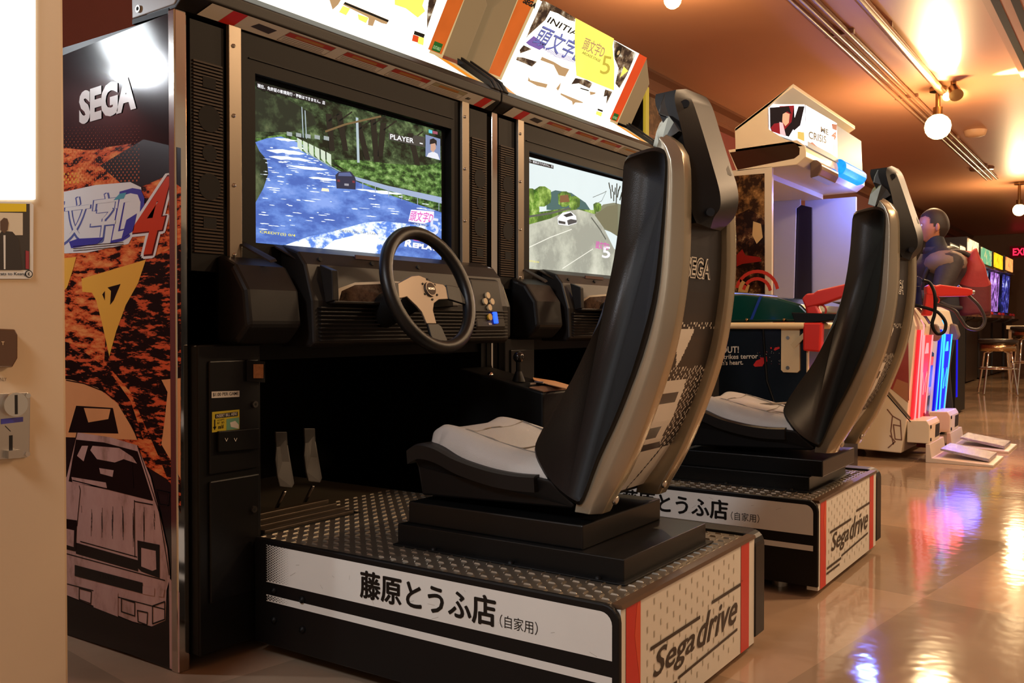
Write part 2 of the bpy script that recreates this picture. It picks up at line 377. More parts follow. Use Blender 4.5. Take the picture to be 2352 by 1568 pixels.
def screen_one(sh):
    T = lambda pts: tr(2.45, 400, 0, pts)
    forest = inkmat('screen_forest', (16, 22, 14), (54, 70, 44), (110, 130, 84), 22, .47, emit=SE, stretch=(1, 1, 1.6))
    bush = inkmat('screen_bush', (30, 52, 24), (84, 120, 56), (150, 180, 110), 38, .47, emit=SE, stretch=(1, 1, 1.8))
    road = inkmat('screen_road', (72, 100, 176), (98, 132, 206), (132, 160, 226), 10, .48, emit=SE, stretch=(1, 1, 2.4))
    foam = inkmat('screen_foam', (84, 124, 206), (232, 244, 252), (255, 255, 255), 24, .5, emit=1.1, stretch=(1, 1, 1.8))
    bank = inkmat('screen_bank', (34, 40, 30), (62, 74, 50), (96, 104, 72), 16, .5, emit=SE)
    dark = sm('dark_trunk', (30, 28, 24)); lt = sm('streak', (226, 236, 250), 1.15); grey = sm('rail', (150, 166, 196))
    sh.pp(T([(455, 455), (1503, 735), (1503, 1462), (457, 1365)]), forest, 0)
    sh.pp(T([(455, 500), (640, 560), (780, 640), (800, 700), (640, 745), (455, 740)]), bank, 1)
    sh.pp(T([(455, 780), (560, 762), (640, 752), (700, 780), (780, 830), (880, 920), (1000, 985), (1503, 1130), (1503, 1180), (1300, 1130), (1000, 1040), (455, 1000)]), bush, 1)
    sh.pp(T([(880, 900), (1040, 900), (1200, 920), (1400, 930), (1503, 915), (1503, 1120), (1300, 1060), (1000, 985)]), bush, 2)
    for a in ((1035, 690, 1090, 900), (1120, 660, 1140, 910), (930, 640, 965, 850), (1180, 690, 1160, 880), (1330, 750, 1370, 930), (870, 640, 890, 850)):
        sh.pp(T([(a[0]-20, a[1]), (a[0]+14, a[1]), (a[2]+14, a[3]), (a[2]-16, a[3])]), dark, 2)
        sh.sp(T([(a[0], a[1]+40), (a[0]+70, a[1]-10)]), .004, dark, 2)
    sh.pp(T([(455, 800), (520, 778), (600, 768), (690, 800), (720, 850), (850, 925), (1000, 1010), (1190, 1090), (1503, 1195), (1503, 1462), (457, 1365)]), road, 3)
    sh.pp(T([(455, 800), (478, 850), (520, 900), (528, 980), (500, 1060), (456, 1140)]), bank, 4)
    rnd = random.Random(3)
    def streak(cx_, cy_, w_, h_):
        n_ = 7; up = [(cx_-w_/2+w_*i/n_, cy_+.10*(w_*i/n_-w_/2)-h_*rnd.uniform(.2, .6)*math.sin(math.pi*i/n_)**.5) for i in range(n_+1)]
        dn = [(cx_+w_/2-w_*i/n_, cy_+.10*(w_/2-w_*i/n_)+h_*rnd.uniform(.2, .6)*math.sin(math.pi*i/n_)**.5) for i in range(1, n_)]
        sh.pp(T(up+dn), lt, 4)
    for cx_, cy_, w_, h_ in ((630, 786, 130, 16), (625, 855, 220, 26), (650, 893, 240, 22), (750, 944, 230, 18), (850, 1008, 190, 16), (1180, 1082, 210, 18), (690, 832, 90, 14), (1080, 1070, 120, 10)): streak(cx_, cy_, w_, h_)
    for i in range(150):
        y = rnd.uniform(830, 1350); xl = 500+max(0, (1000-y))*.05; xr = 700+(y-830)*1.35 if y < 1100 else 1490
        x = rnd.uniform(xl, min(xr, 1480)); w_ = rnd.uniform(10, 70)*(y/1100); 
        if y > 1300-.12*(x-450): continue
        streak(x, y, w_, rnd.uniform(2.5, 8))
    sh.pp(T([(620, 1380), (760, 1330), (900, 1300), (1080, 1250), (1180, 1245), (1330, 1260), (1503, 1250), (1503, 1300), (1330, 1320), (1180, 1400), (1150, 1430)]), foam, 4)
    sh.pp(T([(830, 1402), (900, 1350), (1020, 1322), (1120, 1300), (1150, 1330), (1130, 1428)]), lt, 5)
    sh.sp(T([(690, 780), (760, 870), (930, 965), (1120, 1035), (1503, 1135)]), .0022, grey, 5)
    sh.pp(T([(985, 985), (1200, 1045), (1503, 1110), (1503, 1145), (1200, 1072), (985, 1003)]), grey, 5)
    for x, y in ((1060, 1015), (1130, 1035), (1205, 1060), (1280, 1080), (1368, 1105), (1488, 1140)): sh.sp(T([(x, y), (x, y+45)]), .003, sm('post', (150, 160, 176)), 5)
    for k in range(6):
        x = 690+k*33; y = 775+k*16; sh.pp(T([(x, y), (x+26, y+14), (x+28, y+80), (x+2, y+52)]), sm('board', (196, 210, 190)), 5)
    for k in range(5): x = 632+k*52; sh.pp(T([(x, 740+k*6), (x+30, 746+k*6), (x+30, 768+k*6), (x, 762+k*6)]), sm('far_board', (150, 160, 160)), 5)
    for x0, x1, a, c in ((1020, 1034, 660, 915), (714, 719, 600, 775), (732, 737, 620, 780)): sh.pp(T([(x0, a), (x1, a+3), (x1+8, c), (x0+8, c)]), sm('pole', (166, 182, 190)), 5)
    sh.sp(T([(850, 740), (960, 700), (1160, 655)]), .005, sm('reflected_pole', (110, 90, 60)), 6)
    sh.pp(T([(905, 985), (925, 966), (990, 964), (1012, 990), (1020, 1010), (1018, 1066), (912, 1060)]), sm('car_body', (44, 46, 66)), 6)
    sh.pp(T([(925, 972), (985, 970), (1000, 992), (920, 990)]), sm('car_glass', (84, 96, 140)), 7)
    sh.pp(T([(955, 1032), (980, 1034), (980, 1046), (955, 1044)]), sm('car_plate', (150, 150, 160)), 7)
    sh.pp(T([(915, 1010), (930, 1012), (930, 1024), (915, 1022)]), sm('car_tail', (120, 50, 60)), 7); sh.pp(T([(1000, 1016), (1014, 1018), (1014, 1030), (1000, 1028)]), sm('car_tail', (120, 50, 60)), 7)
    sh.pp(T([(830, 1058), (866, 1062), (870, 1078), (826, 1074)]), sm('flare', (255, 210, 170), 1.3), 6)
    # captions
    sh.pp(T([(460, 458), (852, 565), (852, 596), (460, 500)]), sm('caption_bar', (26, 24, 26)), 5)
    wt = sm('caption_white', (240, 240, 244), 1.1)
    sh.tp('現在、免許証の新規発行・更新はできません。店', wt, T([(466, 492)])[0], T([(846, 590)])[0], T([(466, 470)])[0], 7, .012)
    sh.pp(T([(1205, 745), (1330, 778), (1352, 760), (1408, 772), (1408, 830), (1205, 786)]), sm('name_bar', (64, 62, 58)), 7)
    sh.tp('PLAYER', wt, T([(1213, 782)])[0], T([(1345, 806)])[0], T([(1213, 754)])[0], 8, .01)
    sh.sp(T([(1380, 806), (1395, 809)]), .003, wt, 8)
    sh.pp(T([(1412, 757), (1495, 782), (1495, 902), (1412, 880)]), sm('portrait_back', (120, 134, 170)), 7)
    sh.pp(T([(1418, 882), (1428, 862), (1455, 852), (1480, 866), (1492, 900)]), sm('portrait_shirt', (214, 216, 226)), 8)
    sh.pp(T([(1440, 800), (1466, 806), (1470, 835), (1455, 858), (1440, 845)]), sm('portrait_skin', (190, 150, 130)), 9)
    sh.pp(T([(1434, 812), (1436, 785), (1455, 778), (1474, 792), (1474, 822), (1464, 806)]), sm('portrait_hair', (30, 26, 30)), 10)
    sh.pp(T([(1430, 728), (1450, 734), (1450, 752), (1430, 747)]), sm('tag_cyan', (90, 190, 210)), 7); sh.pp(T([(1452, 735), (1480, 742), (1480, 757), (1452, 752)]), sm('tag_pink', (150, 80, 100)), 7)
    pink = sm('logo_pink', (206, 70, 170)); 
    sh.pp(T([(1330, 1180), (1380, 1182), (1460, 1190), (1458, 1240), (1400, 1260), (1315, 1245)]), sm('logo_back', (240, 226, 246)), 7)
    sh.tp('頭文字D', pink, T([(1318, 1242)])[0], T([(1448, 1254)])[0], T([(1332, 1184)])[0], 8, .008)
    sh.tp('ARCADE STAGE', sm('logo_blue', (40, 40, 90)), T([(1322, 1260)])[0], T([(1428, 1276)])[0], T([(1326, 1248)])[0], 9, .02)
    sh.tp('5', sm('logo_five', (206, 214, 236)), T([(1430, 1318)])[0], T([(1484, 1326)])[0], T([(1434, 1222)])[0], 8, .01)
    sh.tp('CREDIT(S) 0/4', sm('credit_yellow', (226, 214, 84), 1.05), T([(478, 1314)])[0], T([(678, 1336)])[0], T([(480, 1296)])[0], 7, .01)
    sh.tp('1  CREDIT(S) TO START', sm('credit_pale', (140, 140, 130)), T([(903, 1304)])[0], T([(1150, 1328)])[0], T([(903, 1288)])[0], 7, .01)
    sh.tp('R', wt, T([(1292, 1386)])[0], T([(1336, 1392)])[0], T([(1300, 1344)])[0], 8, .05)
    sh.tp('EPLAY', wt, T([(1338, 1392)])[0], T([(1478, 1412)])[0], T([(1342, 1364)])[0], 8, .05)
    sh.pp(T([(1340, 1330), (1420, 1345), (1410, 1362), (1345, 1352)]), pink, 7)
def screen_two(sh):
    T = lambda pts: tr(2.45, 1100, 0, pts)
    road = inkmat('screen_grey_road', (150, 152, 140), (182, 184, 168), (206, 206, 190), 6, .5, emit=SE)
    tree = inkmat('screen_tree', (58, 90, 34), (112, 146, 56), (176, 200, 110), 22, .5, emit=SE)
    sh.pp(T([(255, 875), (1300, 1150), (1300, 1620), (255, 1500)]), sm('sky', (206, 220, 222)), 0)
    sh.pp(T([(380, 1090), (430, 1070), (520, 1085), (600, 1140), (640, 1200), (380, 1180)]), sm('mountain', (62, 96, 96)), 1)
    sh.pp(T([(640, 1200), (700, 1150), (760, 1140), (1300, 1280), (1300, 1500), (700, 1290)]), sm('hill', (120, 122, 100)), 1)
    for c, r in (((285, 1120), 55), ((355, 1105), 52), ((480, 1120), 40), ((535, 1140), 34), ((300, 1180), 40), ((665, 1165), 24)):
        sh.pp(T([(c[0]+r*(1+.15*math.sin(k*2.3))*math.cos(k*.63), c[1]+1.15*r*math.sin(k*.63)) for k in range(10)]), tree, 2)
    sh.pp(T([(455, 1100), (500, 1095), (510, 1135), (455, 1140)]), sm('red_tree', (120, 84, 54)), 3)
    sh.pp(T([(255, 1205), (480, 1172), (650, 1182), (660, 1200), (255, 1270)]), tree, 2)
    sh.pp(T([(255, 1270), (400, 1230), (500, 1185), (560, 1178), (650, 1205), (700, 1280), (760, 1400), (1300, 1620), (255, 1520)]), road, 3)
    g = sm('grey_rail', (84, 88, 80))
    sh.sp(T([(255, 1222), (400, 1200), (510, 1172)]), .007, g, 4)
    sh.sp(T([(632, 1225), (680, 1290), (712, 1345)]), .006, g, 4)
    sh.pp(T([(650, 1210), (720, 1160), (780, 1150), (780, 1330), (700, 1280)]), sm('rock', (110, 108, 84)), 4)
    wl = sm('road_line', (226, 226, 214)); sh.sp(T([(262, 1400), (400, 1335), (520, 1290)]), .003, wl, 4); sh.sp(T([(470, 1510), (640, 1400)]), .003, wl, 4)
    sh.pp(T([(440, 1225), (470, 1195), (515, 1190), (545, 1215), (550, 1255), (500, 1270), (445, 1262)]), sm('white_car', (232, 234, 236)), 5)
    sh.pp(T([(472, 1210), (515, 1195), (530, 1212), (490, 1222)]), sm('car_window', (40, 44, 50)), 6)
    sh.pp(T([(445, 1240), (485, 1248), (485, 1262), (447, 1256)]), sm('car_front', (60, 60, 60)), 6)
    sh.pp(T([(494, 1240), (515, 1232), (548, 1238), (548, 1252), (500, 1266)]), sm('car_wheel', (70, 70, 72)), 6)
    sh.pp(T([(262, 890), (418, 930), (418, 950), (262, 912)]), sm('caption_bar', (26, 24, 26)), 5)
    sh.tp('発行・更新はできません。店', sm('caption_white', (240, 240, 244), 1.1), T([(266, 908)])[0], T([(414, 944)])[0], T([(266, 894)])[0], 6)
    for k in range(9): sh.sp(T([(730+k*9, 1030+(k*37) % 60), (736+k*7, 1060+(k*53) % 90)]), .008, sm('dark_leaf', (40, 44, 34)), 5)
    sh.sp(T([(640, 1110), (700, 1085), (716, 1075), (690, 1130), (650, 1150)]), .002, g, 4)
    sh.tp('頭文字D', sm('logo_pink', (206, 70, 170)), T([(652, 1398)])[0], T([(728, 1408)])[0], T([(658, 1355)])[0], 6, .01)
    sh.tp('5', sm('logo_white', (226, 226, 230)), T([(690, 1450)])[0], T([(736, 1454)])[0], T([(694, 1384)])[0], 6, .02)
    sh.tp('CREDIT(S) 0/4', sm('credit_yellow', (226, 214, 84), 1.05), T([(262, 1472)])[0], T([(336, 1482)])[0], T([(262, 1460)])[0], 6, .01)
def side_art(sh):
    A = lambda pts: tr(1.959, 0, 768, pts)
    orange = inkmat('art_orange_strokes', (26, 16, 14), (226, 92, 48), (252, 166, 96), 16, .45, stretch=(1, 1.0, 3.6), rough=.22, rot=.75, w=.03)
    orange2 = inkmat('art_dark_strokes', (20, 15, 13), (34, 20, 16), (226, 96, 56), 16, .5, stretch=(1, 1.0, 4), rough=.22, thr2=.56, rot=.9, w=.02)
    yel = mat('art_yellow', (255, 190, 80), .25); tan = mat('art_tan', (240, 168, 112), .25, var=.12); lil = inkmat('art_lilac', (170, 132, 120), (206, 164, 156), (216, 176, 168), 14, .4, rough=.25, stretch=(1, 1, .5))
    bk = mat('art_black', (18, 14, 13), .25); wh = mat('art_white', (240, 240, 240), .22)
    L0 = 60
    sh.pp([(L0, 330), (200, 345), (300, 330), (416, 410), (416, 870), (416, 1120), (L0, 900)], orange, 1)
    sh.pp([(250, 620), (330, 600), (416, 560), (416, 1180), (370, 1060), (300, 900), (240, 830)], orange2, 2)
    sh.pp([(L0, 760), (170, 790), (250, 850), (300, 920), (330, 1010), (L0, 900)], orange2, 2)
    sh.pp([(230, 380), (330, 320), (416, 340), (416, 430), (380, 405), (300, 440)], bk, 2)
    ho = mat('art_dot_orange', (226, 108, 54), .25)
    for i in range(24):
        for j in range(20):
            x = 108+i*9+(j % 2)*4.5; y = 420-j*6.6-.12*i*2; r = .0034*max(.18, 1-j*.045)*(1 if i < 13 else .7)
            if x < 345: sh.disc(sh.uvpx((x, y)), r, ho if y < 395 or x > 180 else yel, 3, 6)
    # logo
    sh.pp([(L0, 440), (150, 440), (220, 425), (300, 418), (325, 430), (330, 470), (318, 520), (296, 560), (200, 580), (L0, 585)], wh, 4)
    bl = mat('art_blue', (70, 70, 170), .25); te = mat('art_teal', (90, 170, 190), .25)
    for dx in (-2.5, 0, 2.5, 4): sh.tp('頭文字', mat('art_grey_line', (96, 110, 176), .25), (80+dx, 571), (262+dx, 556), (92+dx, 463), 4.6+.06*dx, .0)
    sh.tp('頭文字', wh, (82, 566), (262, 551), (94, 464), 6, .0)
    sh.tp('D', bl, (254, 560), (320, 545), (276, 440), 5, .05); sh.tp('D', wh, (258, 552), (312, 540), (278, 450), 6, .02)
    sh.pp([(292, 505), (316, 490), (308, 530), (280, 550)], bl, 7); sh.pp([(160, 555), (180, 548), (240, 545), (225, 560), (165, 570)], bl, 7); sh.pp([(262, 460), (276, 445), (292, 442), (286, 456)], te, 7)
    for k in range(3): sh.sp([(170, 566+k*5), (285, 556+k*5)], .0012, bk, 8)
    fr = mat('art_four', (214, 66, 34), .25); fy = mat('art_four_yellow', (246, 180, 40), .25)
    for i_, (dx, dy) in enumerate(((-4, -3), (4, -3), (-4, 4), (4, 4), (0, 6), (6, 0), (-6, 0))): sh.tp('4', wh, (291+dx, 592+dy), (362+dx, 586+dy), (334+dx, 410+dy), 5+.12*i_, .03)
    sh.tp('4', mat('art_four_edge', (90, 20, 14), .25), (292, 592), (363, 586), (335, 410), 6, .03); sh.tp('4', fr, (292, 588), (360, 582), (335, 414), 7, .02)
    # wedges
    sh.pp([(188, 640), (336, 596), (318, 650), (290, 700), (268, 760), (252, 818), (236, 745), (222, 690), (212, 672), (190, 670)], yel, 4)
    sh.pp([(L0, 600), (176, 590), (168, 620), (155, 660), (L0, 760)], yel, 4)
    sh.pp([(248, 660), (278, 652), (262, 690), (254, 700), (256, 668)], bk, 5); sh.pp([(236, 676), (242, 668), (242, 690)], bk, 5)
    # far car, near car (plain sketch cars)
    sh.pp([(L0, 860), (165, 872), (225, 890), (270, 925), (300, 975), (318, 1010), (L0, 1000)], tan, 4)
    sh.pp(A([(310, 440), (345, 320), (510, 330), (535, 445)]), bk, 5); sh.pp(A([(380, 330), (500, 335), (490, 380), (400, 395)]), tan, 6)
    sh.sp(A([(300, 205), (380, 220), (470, 255), (540, 310), (590, 390), (620, 470)]), .0025, bk, 6)
    sh.pp([(372, 872), (416, 868), (416, 1100), (395, 1060), (372, 1020), (380, 960), (386, 900)], tan, 5)
    sh.pp(A([(150, 1000), (150, 640), (303, 640), (350, 440), (500, 462), (620, 498), (680, 640), (720, 800), (755, 960), (768, 1090), (752, 1150), (748, 1285), (685, 1312), (600, 1290), (300, 1170), (150, 1110)]), lil, 6)
    sh.pp(A([(312, 660), (345, 472), (470, 485), (622, 525), (692, 745), (500, 700)]), bk, 7)
    for q in ([(420, 500), (540, 510), (600, 550), (620, 580), (560, 560), (520, 575), (440, 560), (410, 520)], [(450, 600), (515, 610), (510, 640), (455, 625)], [(325, 640), (480, 665), (485, 690), (330, 665)], [(350, 545), (372, 500), (400, 500), (380, 570)]): sh.pp(A(q), lil, 8)
    sh.pp(A([(540, 570), (600, 575), (605, 690), (520, 685)]), bk, 9)
    for q in (((330, 655), (690, 745)), ((350, 860), (365, 700), (360, 680)), ((608, 745), (610, 1000)), ((365, 930), (620, 1000)), ((610, 750), (690, 765)), ((303, 985), (745, 1105)), ((303, 1120), (745, 1235)), ((350, 440), (300, 640)), ((622, 500), (720, 800), (765, 1080))): sh.sp(A(q), .0025, bk, 8)
    for k in range(34): x = 370+(k*47) % 330; y = 770+(k*31) % 90; sh.sp(A([(x, y), (x+1, y+30+(k*13) % 90)]), .0011, bk, 8)
    sh.pp(A([(345, 935), (625, 1015), (625, 1065), (345, 985)]), bk, 8)
    for q in ([(622, 925), (722, 945), (722, 1095), (640, 1065), (625, 1050)], [(240, 820), (350, 835), (345, 975), (240, 950)], [(340, 1035), (645, 1115), (648, 1165), (340, 1085)]): sh.pp(A(q), bk, 9)
    for q in ([(640, 958), (705, 972), (708, 1055), (690, 1062), (640, 1042)], [(270, 865), (338, 880), (336, 955), (270, 935)], [(646, 1130), (700, 1138), (698, 1175), (646, 1165)], [(715, 1140), (745, 1145), (740, 1180), (715, 1175)], [(425, 1130), (535, 1160), (535, 1268), (425, 1225)]): sh.pp(A(q), lil, 10)
    sh.tp('T2LOHO', bk, A([(450, 1092)])[0], A([(518, 1110)])[0], A([(450, 1072)])[0], 10)
    for q in ([(360, 1140), (415, 1155), (412, 1210), (360, 1190)], [(550, 1185), (610, 1205), (610, 1265), (550, 1245)], [(622, 1240), (668, 1250), (665, 1305), (625, 1290)], [(690, 1220), (745, 1200), (745, 1280), (690, 1300)], [(700, 700), (760, 712), (755, 770), (715, 765)]):
        sh.sp(A(q+[q[0]]), .003, bk, 9)
    sh.pp(A([(150, 1110), (300, 1172), (600, 1292), (685, 1314), (748, 1287), (760, 1150), (775, 1480), (770, 1500), (600, 1440), (150, 1300)]), bk, 9)
    sh.pp(A([(765, 1090), (812, 1160), (812, 1520), (768, 1500)]), lil, 10)
    # maker name
    sh.tp('SEGA', wh, (183, 288), (314, 250), (183, 212), 6, .055)
def marquee_one(sh):
    T = lambda pts: tr(4.704, 600, 0, pts)
    for q in ([(905, 18), (1378, 215), (1355, 262), (1300, 250), (1230, 215), (1205, 282), (1150, 270), (1160, 190), (880, 50)],): sh.pp(T(q), mtan, 2)
    sh.pp(T([(900, 20), (1378, 218), (1368, 240), (890, 42)]), mblk, 3)
    sh.pp(T([(838, 130), (880, 60), (960, 90), (915, 165)]), myel, 3); sh.pp(T([(1040, 150), (1160, 190), (1130, 250), (1050, 210)]), myel, 3)
    sh.pp(T([(730, -20), (870, -20), (830, 50), (770, 105)]), mtan, 2); sh.pp(T([(225, -10), (300, -10), (265, 50)]), mtan, 2)
    sh.pp(T([(1440, -60), (1780, -60), (1740, 60), (1770, 120), (1690, 190), (1560, 90), (1440, 50)]), myel, 2)
    sh.pp(T([(1655, 330), (1768, 370), (1755, 410), (1645, 370)]), mblk, 3); sh.pp(T([(1640, 370), (1700, 392), (1690, 460), (1625, 440)]), mred, 3); sh.pp(T([(1700, 392), (1758, 410), (1750, 490), (1688, 468)]), myel, 3)
    sh.pp(T([(1810, -20), (1900, -20), (1790, 310), (1790, 160), (1800, 60)]), mink, 3)
    for k in range(3): sh.sp(T([(1905+k*32, 20), (1775+k*28, 420)]), .0012, mblk, 3)
def marquee_two(sh):
    T = lambda pts: tr(5.226, 1080, 0, pts)
    sh.pp(T([(870, 0), (930, 30), (1120, 130), (1250, 210), (1255, 260), (1180, 240), (1100, 190), (1050, 160), (960, 130), (900, 240), (700, 420), (665, 470), (720, 330), (790, 180)]), mink, 2)
    sh.pp(T([(1720, 480), (1990, 640), (1880, 900), (1790, 1060), (1740, 1000), (1780, 820), (1730, 700)]), mink, 2)
    sh.pp(T([(590, 600), (640, 540), (740, 590), (600, 640)]), mink, 2); sh.pp(T([(560, 680), (640, 690), (800, 740), (740, 800), (650, 760), (550, 720)]), mink, 2)
    sh.pp(T([(860, 680), (1000, 740), (1100, 800), (1190, 830), (1140, 920), (1060, 900), (1000, 780), (840, 720)]), mtan, 2)
    sh.pp(T([(700, 920), (720, 960), (930, 1010), (910, 1055), (800, 1030), (690, 970)]), mtan, 2)
    sh.tp('INITIAL', mblk, T([(915, 265)])[0], T([(1330, 470)])[0], T([(960, 200)])[0], 3, .02)
    sh.tp('頭文字D', mblk, T([(731, 524)])[0], T([(1296, 774)])[0], T([(876, 294)])[0], 3, .012); sh.tp('頭文字D', mblue, T([(735, 520)])[0], T([(1300, 770)])[0], T([(880, 290)])[0], 4, .008)
    sh.pp(T([(665, 510), (760, 430), (860, 500), (900, 560), (830, 600), (700, 540)]), mpur, 3)
    for k in range(5): sh.sp(T([(840+k*40, 565+k*26), (1255, 700+k*12)]), .002, mpur, 3)
    # yellow paper taped over
    sh.pp(T([(1258, 212), (1722, 462), (1705, 560), (1728, 800), (1722, 1085), (1270, 905), (1255, 700), (1250, 450)]), myel, 6)
    sh.tp('頭文字D', mtan, T([(1330, 590)])[0], T([(1580, 700)])[0], T([(1385, 440)])[0], 7, .008); sh.tp('ARCADE STAGE', mblk, T([(1335, 640)])[0], T([(1550, 745)])[0], T([(1350, 612)])[0], 7)
    sh.tp('5', mat('marquee_gold', (190, 170, 60), .4, emit=.9), T([(1550, 880)])[0], T([(1660, 900)])[0], T([(1590, 660)])[0], 7)
    # lower scribbles
    sh.pp(T([(1085, 1115), (1355, 1225), (1350, 1235), (1260, 1230), (1230, 1265), (1220, 1215), (1080, 1135)]), mtan, 3); sh.pp(T([(1320, 1050), (1425, 1080), (1420, 1095), (1320, 1065)]), mblk, 3)
    sh.pp(T([(1430, 1095), (1510, 1110), (1490, 1130), (1440, 1140)]), mtan, 3); sh.pp(T([(1210, 1010), (1260, 935), (1400, 960), (1470, 1000), (1430, 1060), (1300, 1000)]), mink, 3)
    sh.pp(T([(1620, 1070), (1705, 1100), (1630, 1255), (1640, 1150), (1600, 1160), (1610, 1100)]), mink, 3)
    sh.pp(T([(1530, 1300), (1592, 1322), (1588, 1345), (1525, 1322)]), mblk, 3); sh.pp(T([(1515, 1330), (1585, 1350), (1570, 1400), (1505, 1370)]), myel, 3)
    sh.pp(T([(1030, 1060), (1090, 985), (1070, 1060), (1050, 1090)]), mtan, 3)
    sh.pp(T([(1840, 795), (1895, 850), (1795, 930)]), myel, 4); sh.disc(sh.uvpx((1420, 119)), .018, mblk, 3, ry=.024); sh.disc(sh.uvpx((1420, 121)), .009, mcream, 4)
    sh.tp('SEGA', mblk, T([(620, 30)])[0], T([(770, 105)])[0], T([(660, -30)])[0], 5, .06)
def cabinet(k):
    off = Vector((X0+k*UW, Y0, 0))
    lab = ['black sit-down driving game cabinet nearest the camera, blue mountain road on its screen',
           'second driving game cabinet in the row, pale road and white car on its screen'][k]
    t = empty('driving_game_cabinet', off, lab, 'arcade cabinet', 'sit-down driving game cabinets')
    P = lambda name, b, **kw: b.build(name, t, off=None if isinstance(b, Sheet) else off, **kw)
    x0 = off.x; x1 = x0+UW
    sh = lambda y, z0=0: Sheet((x0, y, z0), (1, 0, 0), (0, 0, 1), off=off)
    # shell: two sides, roof, back, dark footwell
    b = MB(); b.box((x0, Y0+.02, .02), (x0+.03, Y0+.85, 1.40), black); b.box((x1-.03, Y0+.02, .02), (x1-.004, Y0+.85, 1.40), black)
    b.box((x0+.03, Y0+.62, .02), (x1-.03, Y0+.66, 1.40), blackd); b.box((x0+.03, Y0+.04, 1.38), (x1-.03, Y0+.66, 1.40), black)
    b.box((x0+.03, Y0+.03, .66), (x1-.03, Y0+.62, .70), blackd)
    P('shell', b)
    if k == 0:
        s = Sheet((x0, Y0+.85, 0), (0, -1, 0), (0, 0, 1), off=off)
        s.poly([(.0, .025), (.85, .0), (.85, 1.405), (.0, 1.36)], mat('gloss_black_laminate', (24, 24, 26), .1, coat=.6), 2)
        s.O = s.O-Vector((.0008, 0, 0)); side_art(s); P('side_art_panel', s)
    b = MB(); b.box((x0-.004, Y0-.004, .0), (x0+.026, Y0+.02, 1.41), chrome); P('chrome_edge', b, bevel=.003)
    # speaker columns
    for sx, nm in ((x0+.037, 'speaker_panel'), (x1-.115, 'speaker_panel')):
        c = P(nm, MB().box((sx, Y0, .86), (sx+.088, Y0+.03, 1.40), bez))
        r = MB()
        for i in range(58): z = .90+i*.0072; r.box((sx+.006, Y0-.004, z), (sx+.082, Y0, z+.0038), spk)
        r.build('grille', c, off=off)
        cx = sx+.046; h = Sheet((cx, Y0-.0046, 0), (1, 0, 0), (0, 0, 1), off=off)
        for z, rr in ((1.193, .029), (1.118, .019), (1.045, .029)):
            h = Sheet((cx, Y0-.0046, 0), (1, 0, 0), (0, 0, 1), off=off); h.disc((0, z), rr, hole, 1, 24); h.build('speaker_opening', c)
        for z in (1.271, .966):
            h = Sheet((cx, Y0-.0046, 0), (1, 0, 0), (0, 0, 1), off=off); h.poly([(-.017, z-.012), (.017, z-.012), (.017, z+.012), (-.017, z+.012)], hole, 1); h.build('vent_opening', c)
    for sx in (.130, .98):
        b = MB(); b.box((x0+sx, Y0-.012, .872 if sx < .5 else .90), (x0+sx+.034, Y0-.002, 1.41), mat('satin_aluminium', (140, 128, 112), .35, metal=.6)); s_ = P('metal_strip', b, bevel=.001)
        for z in (1.365, 1.21, 1.055, .90): MB().lathe([(.0048, 0), (.004, .003), (0, .0042)], (x0+sx+.012, Y0-.012, z), (0, -1, 0), steel, 10).build('screw', s_, off=off)
    # bezel frame and screen
    b = MB(); a0, a1, c0, c1 = x0+.164, x0+.98, .86, 1.41; sx0, sx1, sz0, sz1 = x0+.213, x0+.942, .931, 1.322
    b.box((a0, Y0, c0), (sx0, Y0+.03, c1), bez); b.box((sx1, Y0, c0), (a1, Y0+.03, c1), bez); b.box((sx0, Y0, sz1), (sx1, Y0+.03, c1), bez); b.box((sx0, Y0, c0), (sx1, Y0+.03, sz0), bez)
    P('screen_bezel', b)
    b = MB(); b.box((a0+.03, Y0-.003, 1.352), (a1-.03, Y0, 1.3545), blackd); P('bezel_seam', b)
    s = sh(Y0+.022); 
    s.poly([(sx0-x0, sz0), (sx1-x0, sz0), (sx1-x0, sz1), (sx0-x0, sz1)], sm('frame_black', (10, 10, 10), .2), -3)
    (screen_one if k == 0 else screen_two)(s); P('screen', s)
    g = sh(Y0+.0265); 
    # lip, warning strip, lit shelf
    b = MB(); b.yz([(Y0-.004, 1.411), (Y0-.038, 1.436), (Y0-.040, 1.462), (Y0-.022, 1.482), (Y0-.006, 1.488), (Y0+.10, 1.565), (Y0+.10, 1.405)], x0+.0, x1-.004, char); P('canopy_lip', b, bevel=.004, seg=3)
    d = Vector((0, -.034, .025)).normalized(); s = Sheet((x0, Y0-.004, 1.411)+Vector((0, -.001, -.001)).to_tuple() if False else (x0, Y0-.0048, 1.4095), (1, 0, 0), d, off=off)
    s.poly([(.05, .002), (1.097, .002), (1.115, .040), (.067, .040)], mat('warning_white', (206, 200, 186), .4), 2)
    for a in (.105, 1.04): s.poly([(a, .002), (a+.04, .002), (a+.058, .040), (a+.018, .040)], red, 3)
    s.poly([(.185, .016), (.24, .012), (.255, .028), (.2, .03)], mat('dark_logo', (60, 50, 44), .4), 3)
    rb = mat('warning_red', (172, 60, 46), .4); gl = mat('warning_text', (110, 96, 84), .5); oc = mat('warning_ochre', (176, 120, 60), .5)
    for i, a in enumerate((.27, .46, .64, .81)):
        w = .15; s.poly([(a+.012, .022), (a+w+.012, .022), (a+w+.018, .034), (a+.018, .034)], rb if i < 3 else mat('warning_grey', (160, 152, 120), .5), 3)
        s.poly([(a+.04, .024), (a+w-.02, .024), (a+w-.017, .031), (a+.044, .031)], oc, 4)
        for z in (.009, .0135, .018): s.stroke([(a+.012, z), (a+w-.01, z)], .0012, gl, 3)
        s.stroke([(a, .005), (a+w, .005), (a+w+.019, .035), (a+.019, .035), (a, .005)], .0012, gl, 3)
